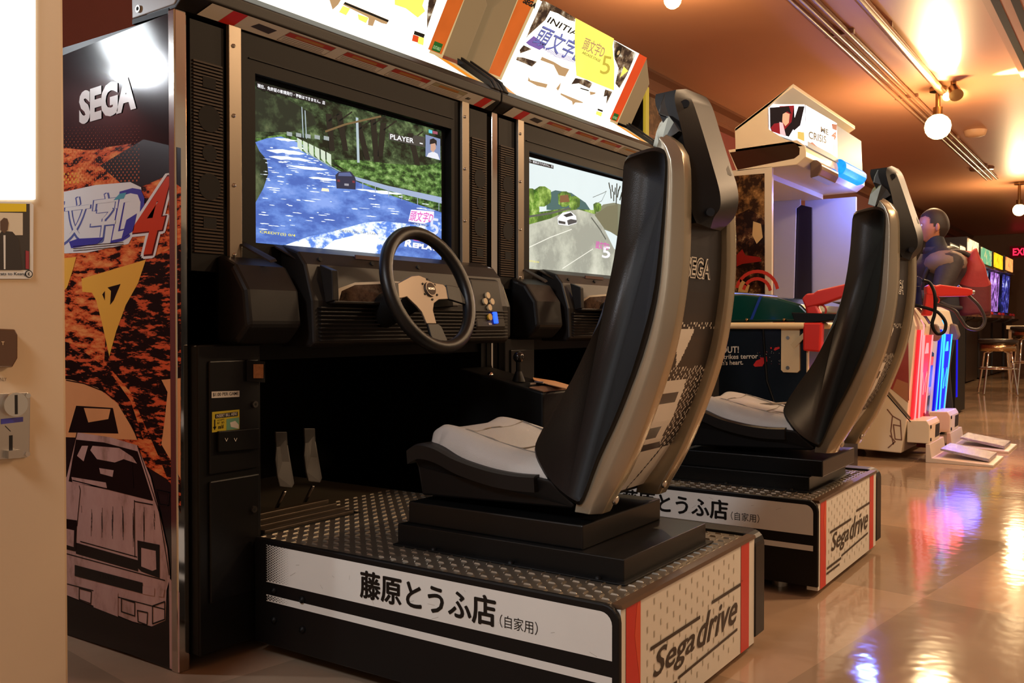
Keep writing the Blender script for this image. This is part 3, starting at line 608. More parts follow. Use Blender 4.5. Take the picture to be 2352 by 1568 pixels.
    s.txt('SEGA', ink, (.985, .014), (1.005, .014), (.992, .022), 4, .05)
    P('warning_strip', s)
    d = Vector((0, .106, .077)).normalized(); s = Sheet((x0, Y0-.006, 1.4885), (1, 0, 0), d, off=off)
    s.poly([(.03, .0), (1.10, .0), (1.085, .125), (.045, .125)], mcream, 1)
    s.poly([(.13, .001), (1.01, .001), (.985, .131), (.155, .131)], mwhite, 2)
    for a, sg in ((.075, 1), (1.025, -1)): s.poly([(a, .001), (a+.045, .001), (a+.045+sg*.03, .124), (a+sg*.03, .124)], mat('shelf_orange', (236, 140, 30), .4, emit=.8) if k == 0 or True else myel, 3)
    s.stroke([(.90, .02), (.94, .012)], .002, mtan, 4); s.stroke([(.99, .012), (1.0, .03)], .002, mtan, 4)
    s.stroke([(.185, .012), (.21, .008)], .002, mblk, 4)
    P('lit_shelf', s)
    # ribbed end caps of the canopy
    for a in (x0+.0, x1-.048):
        b = MB()
        for i, (u, h) in enumerate(((0, .012), (.018, .02), (.03, .012))): b.yz([(Y0-.036, 1.47+h*.2), (Y0-.02, 1.486+h), (Y0+.10, 1.572+h), (Y0+.10, 1.5), (Y0-.02, 1.46)], a+u, a+u+.014, char)
        P('canopy_end_cap', b, bevel=.002)
    # tilted sign box
    B = Vector((0, Y0+.105, 1.578)); Tp = Vector((0, Y0-.025, 1.822)); v = (Tp-B).normalized(); n = Vector((1, 0, 0)).cross(v)
    ol = [(.03, 0), (.03, .19), (.10, .276), (1.035, .276), (1.145, .19), (1.145, 0)]
    b = MB(); b.prism([Vector((x0, 0, 0))+B+Vector((1, 0, 0))*u+v*w for u, w in ol], -n*.07, mat('sign_box_cream', (224, 184, 130), .4, emit=.22), None)
    sb = P('sign_box', b, bevel=.003)
    s = Sheet(Vector((x0, 0, 0))+B+n*.001, (1, 0, 0), v, off=off)
    wd = mwhite
    s.poly([(.125, -.014), (1.035, -.014), (1.035, .276), (.125, .276)], mcream, 0)
    s.poly([(.204, -.014), (.97, -.014), (.975, .276), (.225, .276)], mwhite, 1)
    s.poly([(.125, 0), (.19, 0), (.21, .276), (.13, .276)], morange, 2); s.poly([(.96, 0), (1.025, 0), (1.035, .276), (.965, .276)], morange if k == 0 else mred, 2)
    s.poly([(.975, .002), (1.015, .002), (1.015, .03), (.975, .03)], green, 3); s.txt('SUITABLE', mat('green_label_text', (180, 214, 150), .4, emit=.6), (.978, .008), (1.012, .008), (.978, .018), 4, .02)
    (marquee_one if k == 0 else marquee_two)(s); s.build('sign_face', sb)
    if k == 0:
        gp = mat('cool_lit_grey_metal', (176, 182, 188), .35)  # grey-white metal with the cool light's bluish tint put into its colour
        b = MB(); b.prism([(x0-.002, y, z) for y, z in ((Y0+.149, 1.416), (Y0+.0, 1.419), (Y0-.028, 1.445), (Y0-.034, 1.47), (Y0+.0, 1.5), (Y0+.152, 1.60))], (.012, 0, 0), gp)
        e = P('canopy_side_plate', b, bevel=.002)
        for y, z in ((Y0+.123, 1.432), (Y0+.018, 1.452)): MB().cyl((x0-.006, y, z), (x0+.004, y, z), .008, steel, 14, ).cyl((x0-.0065, y, z), (x0-.005, y, z), .0045, hole, 12).build('bolt', e, off=off)
        b = MB(); b.box((x0-.001, Y0+.02, 1.404), (x0+.03, Y0+.15, 1.415), blackd); P('gap_seal', b)
    if k == 1:
        b = MB(); b.box((x1+.07, Y0+.08, 1.30), (x1+.10, Y0+.45, 1.757), blackd); ob = P('rear_board', b)
        MB().box((x1+.068, Y0+.068, 1.30), (x1+.10, Y0+.08, 1.76), mat('yellow_board_edge', (240, 200, 60), .4, emit=.35)).build('yellow_edge', ob, off=off)
    # dashboard
    b = MB(); b.yz([(Y0-.0, .935), (Y0-.06, .915), (Y0-.085, .885), (Y0-.11, .80), (Y0-.115, .70), (Y0-.1, .69), (Y0+.0, .69)], x0+.285, x0+1.075, char)
    d_ = P('dashboard', b, bevel=.006)
    r = MB()
    for i in range(9): z = .705+i*.0095; r.box((x0+.30, Y0-.1215, z), (x0+1.06, Y0-.112, z+.004), char)
    r.build('ribbing', d_, off=off, bevel=.0012)
    for px in (.34, .52, .70, .88): MB().cyl((x0+px, Y0-.074, .898), (x0+px, Y0-.0785, .8995), .006, hole, 10).build('screw_recess', d_, off=off)
    r = MB(); r.box((x0+.47, Y0-.068, .908), (x0+.60, Y0-.064, .918), mat('vent_red_brown', (74, 40, 36), .5)); r.build('vent_slot', d_, off=off)
    r = Sheet((x0, Y0-.1125, 0), (1, 0, 0), (0, 0, 1), off=off)
    g = [(.355, .80), (.365, .83), (.42, .846), (.56, .855), (.68, .853), (.76, .84), (.78, .80)]
    r.poly(g, mat('gauge_border', (206, 198, 182), .35), 3); r.poly([(a+(.010 if a < .4 else (-.006 if a > .6 else 0)), z-.006 if z > .81 else z) for a, z in g], inkmat('gauge_dark', (40, 32, 28), (74, 58, 48), (96, 78, 64), 24, .45, rough=.15), 4); r.build('gauge_window', d_)
    r = MB(); r.yz([(Y0-.11, .795), (Y0-.135, .80), (Y0-.132, .87), (Y0-.09, .885)], x0+.325, x0+.345, char); r.box((x0+.33, Y0-.135, .793), (x0+.80, Y0-.11, .800), char); r.build('gauge_hood', d_, off=off, bevel=.002)
    # button pad at the right of the dash
    b = MB(); b.yz([(Y0-.02, .90), (Y0-.10, .875), (Y0-.125, .74), (Y0-.11, .70), (Y0-.0, .70)], x0+.90, x0+1.045, char); bp = P('button_pad', b, bevel=.006)
    U = Vector((1, 0, 0)); V = Vector((0, .025, .135)).normalized(); N = U.cross(V); O = Vector((x0+.97, Y0-.118, .778))
    btn = mat('cream_button', (196, 176, 140), .4)
    for a, c in ((0, .052), (-.017, .034), (.017, .034), (0, .016)):
        q = O+U*a+V*c; r = MB(); r.cyl(q, q+N*.006, .0095, btn, 14); r.build('arrow_button', bp, off=off)
    q = O+U*(-.006)+V*(-.012); MB().cyl(q, q+N*.006, .010, mat('yellow_button', (196, 160, 50), .4), 16).build('view_button', bp, off=off)
    q = O+U*.022+V*(-.014); M_ = Matrix((U, V, N)).transposed().to_4x4(); M_.translation = q
    MB().box((-.0085, -.017, 0), (.0085, .017, .007), mat('blue_lit_button', (30, 70, 255), .3, emit=2.6), M_).build('start_button', bp, off=off, bevel=.002)
    r = Sheet(O+N*.0005, U, V, off=off); r.txt('SEGA', white, (-.012, -.035), (.004, -.035), (-.012, -.029), 2, .04); r.build('maker_name', bp)
    # side cowls
    b = MB(); b.yz([(Y0+.0, .90), (Y0-.06, .875), (Y0-.10, .82), (Y0-.11, .74), (Y0-.07, .70), (Y0+.0, .70)], x0+.10, x0+.255, black); P('dash_cowl', b, bevel=.012, seg=3)
    b = MB(); b.yz([(Y0+.0, .90), (Y0-.05, .875), (Y0-.08, .80), (Y0-.08, .70), (Y0+.0, .70)], x0+1.08, x0+1.14, black); P('dash_cowl', b, bevel=.012, seg=3)
    for a in (.155, .262): 
        b = MB(); b.prism([(x0+a, Y0-.005, .93), (x0+a+.02, Y0-.005, .932), (x0+a+.055, Y0-.07, .893), (x0+a+.035, Y0-.072, .888)], (0, -.005, -.006), char); P('dash_rib', b)
    # steering wheel
    c = Vector((x0+.525, 1.44, .829)); ph = math.radians(18.6); U = Vector((1, 0, 0)); V = Vector((0, math.sin(ph), math.cos(ph))); N = U.cross(V)
    wh_ = MB(); R1, r1 = .1475, .0165; vs = []; n1, n2 = 48, 12
    for i in range(n1):
        a = 2*math.pi*i/n1; d = U*math.cos(a)+V*math.sin(a)
        for j in range(n2): bb = 2*math.pi*j/n2; vs.append(c+d*(R1+r1*math.cos(bb))+N*(r1*math.sin(bb)))
    wh_.add(vs, [(i*n2+j, i*n2+(j+1) % n2, ((i+1) % n1)*n2+(j+1) % n2, ((i+1) % n1)*n2+j) for i in range(n1) for j in range(n2)], mat('wheel_leather', (20, 19, 18), .36, bump=.08, bscale=700, spec=.35), True)
    wo = P('steering_wheel', wh_)
    q = Sheet(c+N*.002, U, V)
    kx = (lambda pts: [q.uvpx(p) for p in tr(4.611, 840, 500, pts)])
    if k == 0:
        global SP1, SP2, SP3, SP4
        SP1 = kx([(345, 690), (490, 612), (570, 605), (630, 630), (690, 680), (820, 700), (870, 745), (878, 860), (780, 865), (728, 905), (718, 980), (755, 1120), (650, 1120), (600, 1000), (540, 930), (440, 835), (385, 850), (355, 850)])
        SP2 = kx([(225, 690), (345, 690), (355, 850), (385, 850), (330, 965), (270, 820)]); SP3 = kx([(850, 710), (985, 735), (1080, 925), (1000, 900), (878, 862)]); SP4 = kx([(655, 1122), (760, 1122), (800, 1150), (885, 1345), (745, 1360), (690, 1250)])
    al = mat('grey_brown_aluminium', (118, 106, 94), .33, metal=.7)
    for nm, sp, m, th in (('spoke_plate', SP1, al, .005), ('spoke_cover', SP2, black, .007), ('spoke_cover', SP3, black, .007), ('spoke_cover', SP4, black, .007)):
        b = MB(); b.prism([c+U*a+V*w-N*.004 for a, w in sp], N*th, m); b.build(nm, wo, off=off, bevel=.0015)
    b = MB(); b.cyl(c, c+N*.006, .019, al, 24); b.cyl(c+N*.006, c+N*.0068, .0155, mat('hub_dark', (70, 60, 52), .2, metal=.5), 24); b.build('horn_button', wo, off=off)
    r = Sheet(c+N*.0070, U, V, off=off); r.txt('MOMO', steel, (-.012, -.003), (.012, -.003), (-.012, .003), 1, .04); r.build('horn_lettering', wo)
    for i in range(6): a = i*math.pi/3+.5; MB().cyl(c+(U*math.cos(a)+V*math.sin(a))*.026, c+(U*math.cos(a)+V*math.sin(a))*.026+N*.003, .0028, blackd, 8).build('hub_bolt', wo, off=off)
    b = MB(); b.cyl(c-N*.003, c-N*.17, .03, blackd, 20, .045); b.build('steering_column', wo, off=off)
    b = MB(); b.prism([c+U*a+V*w-N*.03 for a, w in ((.03, -.02), (.11, .012), (.125, -.005), (.12, -.03), (.04, -.035))], -N*.008, blackd); b.build('gear_paddle', wo, off=off, bevel=.002)
    # coin door pedestal
    b = MB(); b.box((x0+.03, Y0-.03, .03), (x0+.20, Y0+.28, .70), black); cd = P('coin_pedestal', b, bevel=.004)
    yf = Y0-.03
    for z0, z1 in ((.42, .665), (.14, .405)):
        b = MB(); b.box((x0+.055, yf-.006, z0), (x0+.19, yf, z1), black); b.build('coin_door', cd, off=off, bevel=.004)
    if k == 0:
        yy = yf-.006
        def pr_(b, pts, dep, m): return b.prism([pk(px, py, 'y', yy) for px, py in pts], (0, -dep, 0), m)
        b = MB(); pr_(b, [(563, 827), (605, 830), (605, 878), (563, 875)], .006, blackd); b.build('coin_reject_frame', cd, off=off)
        b = MB(); pr_(b, [(578, 836), (599, 836), (599, 868), (578, 868)], .009, mat('amber_lit_coin_slot', (120, 62, 30), .3, emit=.35, var=.6, vscale=120)); b.build('coin_reject_button', cd, off=off)
        s = Sheet((x0, yy-.001, 0), (1, 0, 0), (0, 0, 1), off=off); s.pp([(486, 899), (550, 897), (550, 911), (486, 914)], white, 0); s.tp('$1.00 PER GAME', ink, (489, 911), (548, 908), (489, 902), 1, .01); s.build('price_label', cd)
        s = Sheet((x0, yy-.001, 0), (1, 0, 0), (0, 0, 1), off=off); s.pp([(487, 946), (550, 940), (550, 985), (487, 993)], mat('label_yellow', (206, 190, 50), .4), 0)
        s.pp([(494, 951), (546, 945), (546, 955), (494, 961)], ink, 1); s.tp('INSERT BILL HERE', white, (497, 959), (544, 953), (497, 952), 2, .01)
        s.pp([(520, 962), (549, 958), (549, 984), (520, 988)], mat('label_green', (110, 170, 140), .4), 1); s.pp([(528, 970), (540, 966), (548, 975), (548, 984), (530, 980)], white, 2)
        s.tp('ACCEPTS', ink, (499, 967), (515, 965), (499, 963), 2); s.tp('$1 $5', ink, (499, 974), (515, 972), (499, 969), 2); s.tp('m/d', ink, (501, 985), (513, 983), (501, 976), 2, .03)
        s.sp([(493, 964), (493, 982)], .003, ink, 2); s.pp([(489, 980), (497, 979), (493, 988)], ink, 2); s.build('bill_label', cd)
        s = Sheet((x0, yy-.0095, 0), (1, 0, 0), (0, 0, 1), off=off); 
        for px in (520, 541): s.sp([(px-3, 1006), (px, 1013), (px+3, 1006)], .0012, white, 1)
        s.build('arrow_marks', cd)
        b = MB(); pr_(b, [(497, 990), (590, 982), (590, 1030), (497, 1038)], .008, blackd); b.build('bill_slot', cd, off=off, bevel=.002)
        for px, py in ((584, 928), (582, 1169)): b = MB(); q = pk(px, py, 'y', yy); b.cyl(q, q-Vector((0, .005, 0)), .0075, mat('lock_metal', (96, 92, 86), .3, metal=.8), 16); b.cyl(q-Vector((0, .005, 0)), q-Vector((0, .0055, 0)), .003, hole, 10); b.build('lock', cd, off=off)
    # platform
    px0, px1, py0, py1, pz = x0+.179, x0+.828, Y0-.965, Y0+.60, .262
    b = MB(); b.box((px0+.02, py0+.03, .045), (px1-.02, py1, pz-.01), blackd)
    pf = P('platform', b)
    b = MB(); b.box((px0+.004, py0+.012, pz-.012), (px1-.004, py1, pz-.002), mat('tread_plate_steel', (122, 112, 98), .34, metal=.7, var=.2)); tp_ = b.build('tread_plate', pf, off=off)
    b = MB(); tm_ = mat('tread_bar_steel', (150, 140, 124), .32, metal=.7)
    ny = int((py1-py0)/.022)
    for i in range(38):
        for j in range(int((Y0+.12-py0)/.0165)):
            if (i+j) % 2 == 0: a = (.0086, .0013) if i % 2 == 0 else (.0013, .0080)
            else: continue
            cx = px0+.014+i*.0167; cy = py0+.030+j*.0165
            if cx+.01 > px1 or (px0+.15 < cx < px0+.50 and py0+.10 < cy < py0+.58): continue
            c1 = Vector((cx, cy, pz-.002)); 
            b.add([c1+Vector((-a[0], -a[1], 0)), c1+Vector((a[0], -a[1], 0)), c1+Vector((a[0], a[1], 0)), c1+Vector((-a[0], a[1], 0)), c1+Vector((-a[0]*.7, 0, .0028)), c1+Vector((a[0]*.7, 0, .0028))] if a[0] > a[1] else
                  [c1+Vector((a[0], -a[1], 0)), c1+Vector((a[0], a[1], 0)), c1+Vector((-a[0], a[1], 0)), c1+Vector((-a[0], -a[1], 0)), c1+Vector((0, -a[1]*.7, .0028)), c1+Vector((0, a[1]*.7, .0028))],
                  [(0, 1, 5, 4), (2, 3, 4, 5), (1, 2, 5), (3, 0, 4)], tm_)
    o = b.build('tread_pattern', pf, off=off)
    o['kind'] = 'stuff'
    # side panels (rounded front corner) and rubber edging
    for xs, sgn in ((px0, 1), (px1, -1)):
        rr = .03; y_, z_ = py0-.003, pz+.004
        arc = [(y_+rr-rr*math.sin(a), z_-rr+rr*math.cos(a)) for a in [i*math.pi/10 for i in range(6)]]
        b = MB(); b.yz([(Y0-.045, z_), ] + arc + [(y_, .03), (Y0-.045, .03)], xs-(.012 if sgn > 0 else 0), xs+(0 if sgn > 0 else .062), black); b.build('side_board', pf, off=off, bevel=.003)
    s = Sheet((px0-.0126, Y0-.05, 0), (0, -1, 0), (0, 0, 1), off=off)
    e0 = .905; c2 = [(e0-.022+.022*math.sin(a), .253-.022+.022*math.cos(a)) for a in [i*math.pi/10 for i in range(6)]]
    s.poly([(.035, .254)]+c2+[(e0, .171), (.035, .171)], white, 0)
    s.poly([(.035, .128), (e0, .128), (e0, .143), (.035, .143)], white, 0)
    for z0, z1 in ((.171, .254), (.128, .143)):
        for i in range(14):
            for j in range(int((z1-z0)/.0052)):
                r_ = .00265-.00016*i
                s.disc((.037+i*.0052, z0+.004+j*.0054+(i % 2)*.0027), r_, ink, 1, 6)
    UVm = lambda px, py: s.uvpx((px+0, py))
    y_l = Y0-.05
    def tt(st, ya, yb, za, zb, bold, L=2): s.txt(st, ink, (y_l-ya, za), (y_l-yb, za), (y_l-ya, zb), L, bold)
    for i_, (da, dz) in enumerate(((0, 0), (.0016, 0), (-.0016, 0), (0, .0011), (0, -.0011))): tt('藤原とうふ店', 1.328+da, .988+da, .184+dz, .240+dz, .004, 2+.3*i_)
    tt('（自家用）', .978, .895, .187, .211, .0)
    for i in range(16): a = .1+random.random()*.78; z = .175+random.random()*.07; s.stroke([(a, z), (a+random.uniform(-.02, .02), z+random.uniform(-.012, .012))], .0005, mat('scuff', (150, 140, 124), .5), 1)
    s.build('side_graphic', pf)
    for i, (y, z) in enumerate(((Y0-.11, .155), (Y0-.20, .15), (Y0-.11, .09), (Y0-.20, .085))): b = MB(); b.lathe([(.008, 0), (.0075, .004), (0, .007)], (px0-.0125, y, z), (-1, 0, 0), blackd, 12); b.build('bolt', pf, off=off)
    b = MB(); b.box((px0, py0, .018), (px1, py0+.03, pz-.004), white); b.build('end_board', pf, off=off)
    b = MB(); b.yz([(py0-.004, pz-.004), (py0-.002, pz+.003), (py0+.018, pz+.003), (py0+.018, pz-.006)], px0, px1, mat('worn_edge_trim', (110, 84, 62), .3, metal=.5, var=.3, vscale=6)); b.build('edge_trim', pf, off=off)
    s = Sheet((px0, py0-.0006, 0), (1, 0, 0), (0, 0, 1), off=off); H1 = pz-.006; Wp = px1-px0
    for a, w in ((.018, .055), (Wp-.085, .05)): s.poly([(a, .018), (a+w, .018), (a+w, H1), (a, H1)], red, 1)
    s.poly([(.05, .2), (.06, H1), (.073, H1), (.073, .10)], mat('orange_red', (220, 76, 44), .35), 2)
    dm = mat('faint_dot', (196, 190, 176), .4)
    for i in range(16):
        for j in range(7): s.poly([(.1+i*.028, .04+j*.03+(i % 2)*.015), (.104+i*.028, .04+j*.03+(i % 2)*.015), (.104+i*.028, .052+j*.03+(i % 2)*.015), (.1+i*.028, .052+j*.03+(i % 2)*.015)], dm, 1)
    lg = mat('logo_brown_black', (44, 34, 26), .4)
    s.txt('Sega', lg, (.115, .085), (.30, .085), (.145, .150), 3, .012); s.txt('drive', lg, (.315, .095), (.53, .095), (.345, .160), 3, .012)
    s.stroke([(.115, .158), (.335, .158)], .007, lg, 3); s.stroke([(.14, .168), (.37, .168)], .0, lg, 3); s.stroke([(.40, .172), (.56, .172)], .007, lg, 3)
    s.stroke([(.085, .062), (.225, .062)], .007, lg, 3); s.stroke([(.08, .048), (.205, .048)], .006, lg, 3); s.stroke([(.235, .068), (.54, .078)], .006, lg, 3)
    s.txt('TM', lg, (.566, .175), (.574, .175), (.566, .179), 3)
    s.build('end_graphic', pf)
    for fx in (px0+.07, px1-.10):
        b = MB(); b.cyl((fx, py0+.13, .0), (fx, py0+.13, .014), .024, steel, 20); b.cyl((fx, py0+.13, .014), (fx, py0+.13, .05), .008, steel, 10); b.build('levelling_foot', pf, off=off)
    # pedals and heel plate
    for a, w in ((.335, .0), (.43, 1)):
        b = MB(); yy = Y0+.06; xa = x0+a; prof = [(0, .345), (.008, .40), (.006, .455), (-.012, .47)]
        b.prism([(xa, yy-.0, .345), (xa+.04, yy, .336), (xa+.052, yy+.005, .345), (xa+.052, yy+.03, .44), (xa+.042, yy+.02, .475), (xa-.004, yy+.01, .480), (xa+.008, yy+.02, .44), (xa-.004, yy+.01, .41), (xa-.004, yy+.004, .37)], (0, .006, 0), mat('pedal_grey', (92, 90, 88), .35, metal=.4))
        b.cyl((xa+.025, yy+.01, .33), (xa+.025, yy+.05, .27), .005, steel, 8); P('pedal', b, bevel=.002)
    b = MB(); yy = Y0-.03
    for i in range(4): b.box((x0+.21, yy+.03*i, .262), (x0+.50, yy+.022+.03*i, .27+.006*i), mat('heel_plate', (96, 84, 70), .35, metal=.6))
    b.box((x0+.20, yy-.005, .26), (x0+.52, yy+.13, .263), blackd); P('heel_rest', b, bevel=.002)
    # shift console to the right of the driver
    b = MB(); b.yz([(Y0-.30, .02), (Y0-.30, .553), (Y0-.17, .580), (Y0-.0, .615), (Y0+.0, .02)], x0+.975, x0+1.13, blackd); cs = P('shift_console', b, bevel=.006)
    b = MB(); b.yz([(Y0-.298, .5545), (Y0-.25, .564), (Y0-.25, .567), (Y0-.298, .557)], x0+.98, x0+1.125, mat('worn_brown_vinyl', (110, 78, 56), .4)); b.build('worn_top_edge', cs, off=off)
    b = MB(); g0 = Vector((x0+1.03, Y0-.18, .578)); b.cyl(g0, g0+Vector((0, 0, .06)), .008, blackd, 12); b.ball(g0+Vector((0, 0, .072)), .017, mat('gloss_knob', (24, 24, 24), .12), 14); b.lathe([(.02, 0), (.016, .012), (.009, .03)], g0, (0, 0, 1), blackd, 14); b.build('shift_lever', cs, off=off)
    b = MB(); b.lathe([(.009, 0), (.007, .006), (0, .009)], (x0+1.0, Y0-.10, .597), (0, 0, 1), chrome, 14); b.build('chrome_button', cs, off=off)
    return t
C1 = cabinet(0); C2 = cabinet(1)
# ------------------------------------------------------------------ racing seats
def smooth_poly(pts, n=6, closed=False):
    """Catmull-Rom through 2D points"""
    out = []; m = len(pts)
    for i in range(m if closed else m-1):
        g = lambda j: pts[j % m] if closed else pts[min(max(j, 0), m-1)]
        p0, p1, p2, p3 = g(i-1), g(i), g(i+1), g(i+2)
        for k in range(n):
            t = k/n; out.append(tuple(.5*((2*b)+(-a+c)*t+(2*a-5*b+4*c-d)*t*t+(-a+3*b-3*c+d)*t**3) for a, b, c, d in zip(p0, p1, p2, p3)))
    if not closed: out.append(tuple(pts[-1]))
    return out
def yzpx(pts, X): return [(lambda q: (q.y, q.z))(pk(px, py, 'x', X)) for px, py in pts]
SC = 1.737   # seat centre line
def resample(pts, n):
    L = [0]
    for a, b in zip(pts, pts[1:]): L.append(L[-1]+math.dist(a, b))
    out = []
    for i in range(n):
        d = L[-1]*i/(n-1); j = max(k for k in range(len(L)) if L[k] <= d+1e-9); j = min(j, len(pts)-2)
        t = (d-L[j])/max(1e-9, L[j+1]-L[j]); out.append(tuple(a+(b-a)*t for a, b in zip(pts[j], pts[j+1])))
    return out
def seat():
    off = Vector((SC, .80, .255))
    t = empty('racing_seat', off, 'black bucket racing seat with grey cushion and bronze rails, nearest the camera', 'seat', 'bucket racing seats')
    P = lambda name, b, par=t, **kw: b.build(name, par, off=off, **kw)
    satin = mat('satin_black_steel', (15, 15, 15), .3, spec=.4)
    # stepped riser
    b = MB(); b.box((1.537, .801, .2605), (1.925, 1.36, .305), satin); b.box((1.52, .79, .2605), (1.945, 1.36, .264), blackd); P('riser', b, bevel=.003)
    b = MB(); b.box((1.556, .901, .305), (1.905, 1.345, .353), satin); P('sliding_riser', b, bevel=.003)
    for q in ((1.53, .85), (1.53, 1.05), (1.53, 1.25)): MB().lathe([(.007, 0), (.006, .004), (0, .006)], (q[0]-.003, q[1], .264), (0, 0, 1), blackd, 10).build('riser_bolt', t, off=off)
    # seat base shell
    base = yzpx([(940, 1030), (990, 1030), (1060, 1062), (1140, 1085), (1225, 1095), (1262, 1103), (1312, 1162), (1306, 1172), (955, 1140), (950, 1075)], 1.565)
    b = MB(); n = len(base); cx = SC
    vs = []
    for (y, z), tuck in zip(base, (0, 0, 0, 0, 0, 0, .012, .015, .02, .012)):
        vs.append((1.565+tuck, y, z))
    for (y, z), tuck in zip(base, (0, 0, 0, 0, 0, 0, .012, .015, .02, .012)): vs.append((2*cx-1.565-tuck, y, z))
    b.add(vs, [tuple(range(n)), tuple(range(2*n-1, n-1, -1))]+[(i, (i+1) % n, (i+1) % n+n, i+n) for i in range(n)], black); P('seat_base', b, bevel=.006, seg=3)
    rim = smooth_poly(yzpx([(938, 1034), (962, 1022), (1000, 1030), (1050, 1056), (1120, 1080), (1180, 1092), (1230, 1096)], 1.56), 5)
    b = MB(); h = .030
    vs = []; 
    for y, z in rim:
        for xx, dz in ((1.556, -h), (1.553, 0), (1.562, .004), (2*cx-1.562, .004), (2*cx-1.553, 0), (2*cx-1.556, -h)): vs.append((xx, y, z+dz))
    m = len(rim)
    b.add(vs, [(i*6+k, i*6+(k+1) % 6, (i+1)*6+(k+1) % 6, (i+1)*6+k) for i in range(m-1) for k in range(6)]+[(0, 1, 2, 3, 4, 5), tuple((m-1)*6+k for k in (5, 4, 3, 2, 1, 0))], char); P('base_rim', b)
    # cushion
    prof = smooth_poly([(q[0], q[1]) for q in [(1.325, .478), (1.318, .500), (1.29, .510), (1.225, .500), (1.16, .484), (1.09, .470), (1.03, .464), (.96, .468), (.92, .475)]], 5)
    nx = 15; b = MB(); vs = []; W0 = .162
    for i, (y, z) in enumerate(prof):
        for j in range(nx):
            u = -1+2*j/(nx-1); au = abs(u)
            zz = z - .022*max(0, (au-.80)/.2)**2 + .010*math.exp(-((au-.72)/.18)**2) - (.004 if abs(au-.5) < .03 else 0)
            taper = 1-.10*max(0, (y-1.2)/.12)
            vs.append((cx+u*W0*taper, y+(.0 if au < .8 else -.012*((au-.8)/.2)**2 if y > 1.28 else 0), zz))
    m = len(prof)
    fs = [(i*nx+j, i*nx+j+1, (i+1)*nx+j+1, (i+1)*nx+j) for i in range(m-1) for j in range(nx-1)]
    k0 = len(vs); vs += [(v[0]+(-.002 if j_ % nx == 0 else (.002 if j_ % nx == nx-1 else 0)), v[1], v[2]-.030 if (v[1] < 1.3) else v[2]-.024) for j_, v in enumerate(vs[:k0])]
    for i in range(m-1): fs += [(i*nx, (i+1)*nx, k0+(i+1)*nx, k0+i*nx), (i*nx+nx-1, k0+i*nx+nx-1, k0+(i+1)*nx+nx-1, (i+1)*nx+nx-1)]
    for j in range(nx-1): fs += [(j, k0+j, k0+j+1, j+1), ((m-1)*nx+j, (m-1)*nx+j+1, k0+(m-1)*nx+j+1, k0+(m-1)*nx+j)]
    b.add(vs, fs, seatw, True); cu = P('cushion', b)
    def cz(x, y):
        z = min(prof, key=lambda p: abs(p[0]-y))[1]; au = abs(x-cx)/W0; return z+.010*math.exp(-((au-.72)/.18)**2)-.022*max(0, (au-.8)/.2)**2
    b = MB(); st = mat('stitched_seam', (128, 120, 108), .6)
    for path in ([(SC-.11, 1.24), (SC-.10, 1.10), (SC-.09, .96)], [(SC+.11, 1.24), (SC+.10, 1.10), (SC+.09, .96)], [(SC-.11, 1.235), (SC, 1.25), (SC+.11, 1.235)], [(SC-.10, 1.11), (SC+.10, 1.12)], [(SC-.01, 1.11), (SC-.0, .98)]):
        pp = []
        for (xa, ya), (xb, yb) in zip(path, path[1:]):
            for i in range(9): u = i/8; x = xa+(xb-xa)*u; y = ya+(yb-ya)*u; pp.append((x, y, cz(x, y)+.0006))
        b.tube(pp, .0016, st, 6)
    P('seams', b, cu)
    # side wings of the backrest
    wing = smooth_poly(yzpx([(1424, 356), (1445, 343), (1485, 331), (1508, 334), (1520, 350), (1520, 420), (1514, 560), (1503, 690), (1472, 820), (1423, 950), (1372, 1060), (1338, 1150), (1318, 1158), (1270, 1120), (1240, 1075), (1227, 1042), (1232, 1015), (1268, 950), (1310, 880), (1352, 780), (1385, 680), (1405, 580), (1416, 480), (1420, 400)], 1.57), 3, True)
    def lean(z): return max(0, (z-.62))*.055
    for sgn, nm in ((1, 'wing'), (-1, 'wing')):
        b = MB(); n = len(wing); rows = []
        cyc = sum(p[0] for p in wing)/n; czc = sum(p[1] for p in wing)/n
        for dx, ins in ((.0, .016), (.004, .004), (.012, 0), (.045, 0), (.055, .006), (.06, .02)):
            for y, z in wing:
                d = math.hypot(y-cyc, z-czc); 
                # inset towards the local centre line
                yy = y+(cyc-y)/d*ins*.6; zz = z+(czc-z)/d*ins*.6
                x = 1.567+dx+lean(z); rows.append((x if sgn > 0 else 2*cx-x, yy, zz))
        fs = [(r*n+i, r*n+(i+1) % n, (r+1)*n+(i+1) % n, (r+1)*n+i) for r in range(5) for i in range(n)]+[tuple(range(n)), tuple(range(6*n-1, 5*n-1, -1))]
        b.add(rows, fs, vinyl, True); wg = P('backrest_wing', b)
        pth = [( (1.5675+.02+lean(z)) if sgn > 0 else 2*cx-1.5875-lean(z), y, z) for y, z in wing[-30:]]
        P('piping', MB().tube(pth, .0042, vinylE, 8), wg)
    # back cushion
    F1 = resample(smooth_poly(yzpx([(1490, 372), (1488, 520), (1478, 640), (1450, 780), (1400, 900), (1340, 1010), (1290, 1090)], 1.57), 5), 16)
    R1 = resample(smooth_poly(yzpx([(1575, 372), (1575, 560), (1562, 700), (1530, 850), (1472, 1000), (1405, 1110), (1370, 1160)], 1.57), 5), 16)
    b = MB(); vs = []; nx = 9
    for i in range(16):
        for j in range(nx):
            u = -1+2*j/(nx-1); x0_ = (.12-lean(F1[i][1]))*u; vs.append((cx+x0_, F1[i][0]+.02*(abs(u)**2)-.006*math.cos(i*1.3)*0, F1[i][1]))
        for j in range(nx):
            u = 1-2*j/(nx-1); vs.append((cx+(.12-lean(R1[i][1]))*u, R1[i][0]+.045, R1[i][1]))
    q = 2*nx
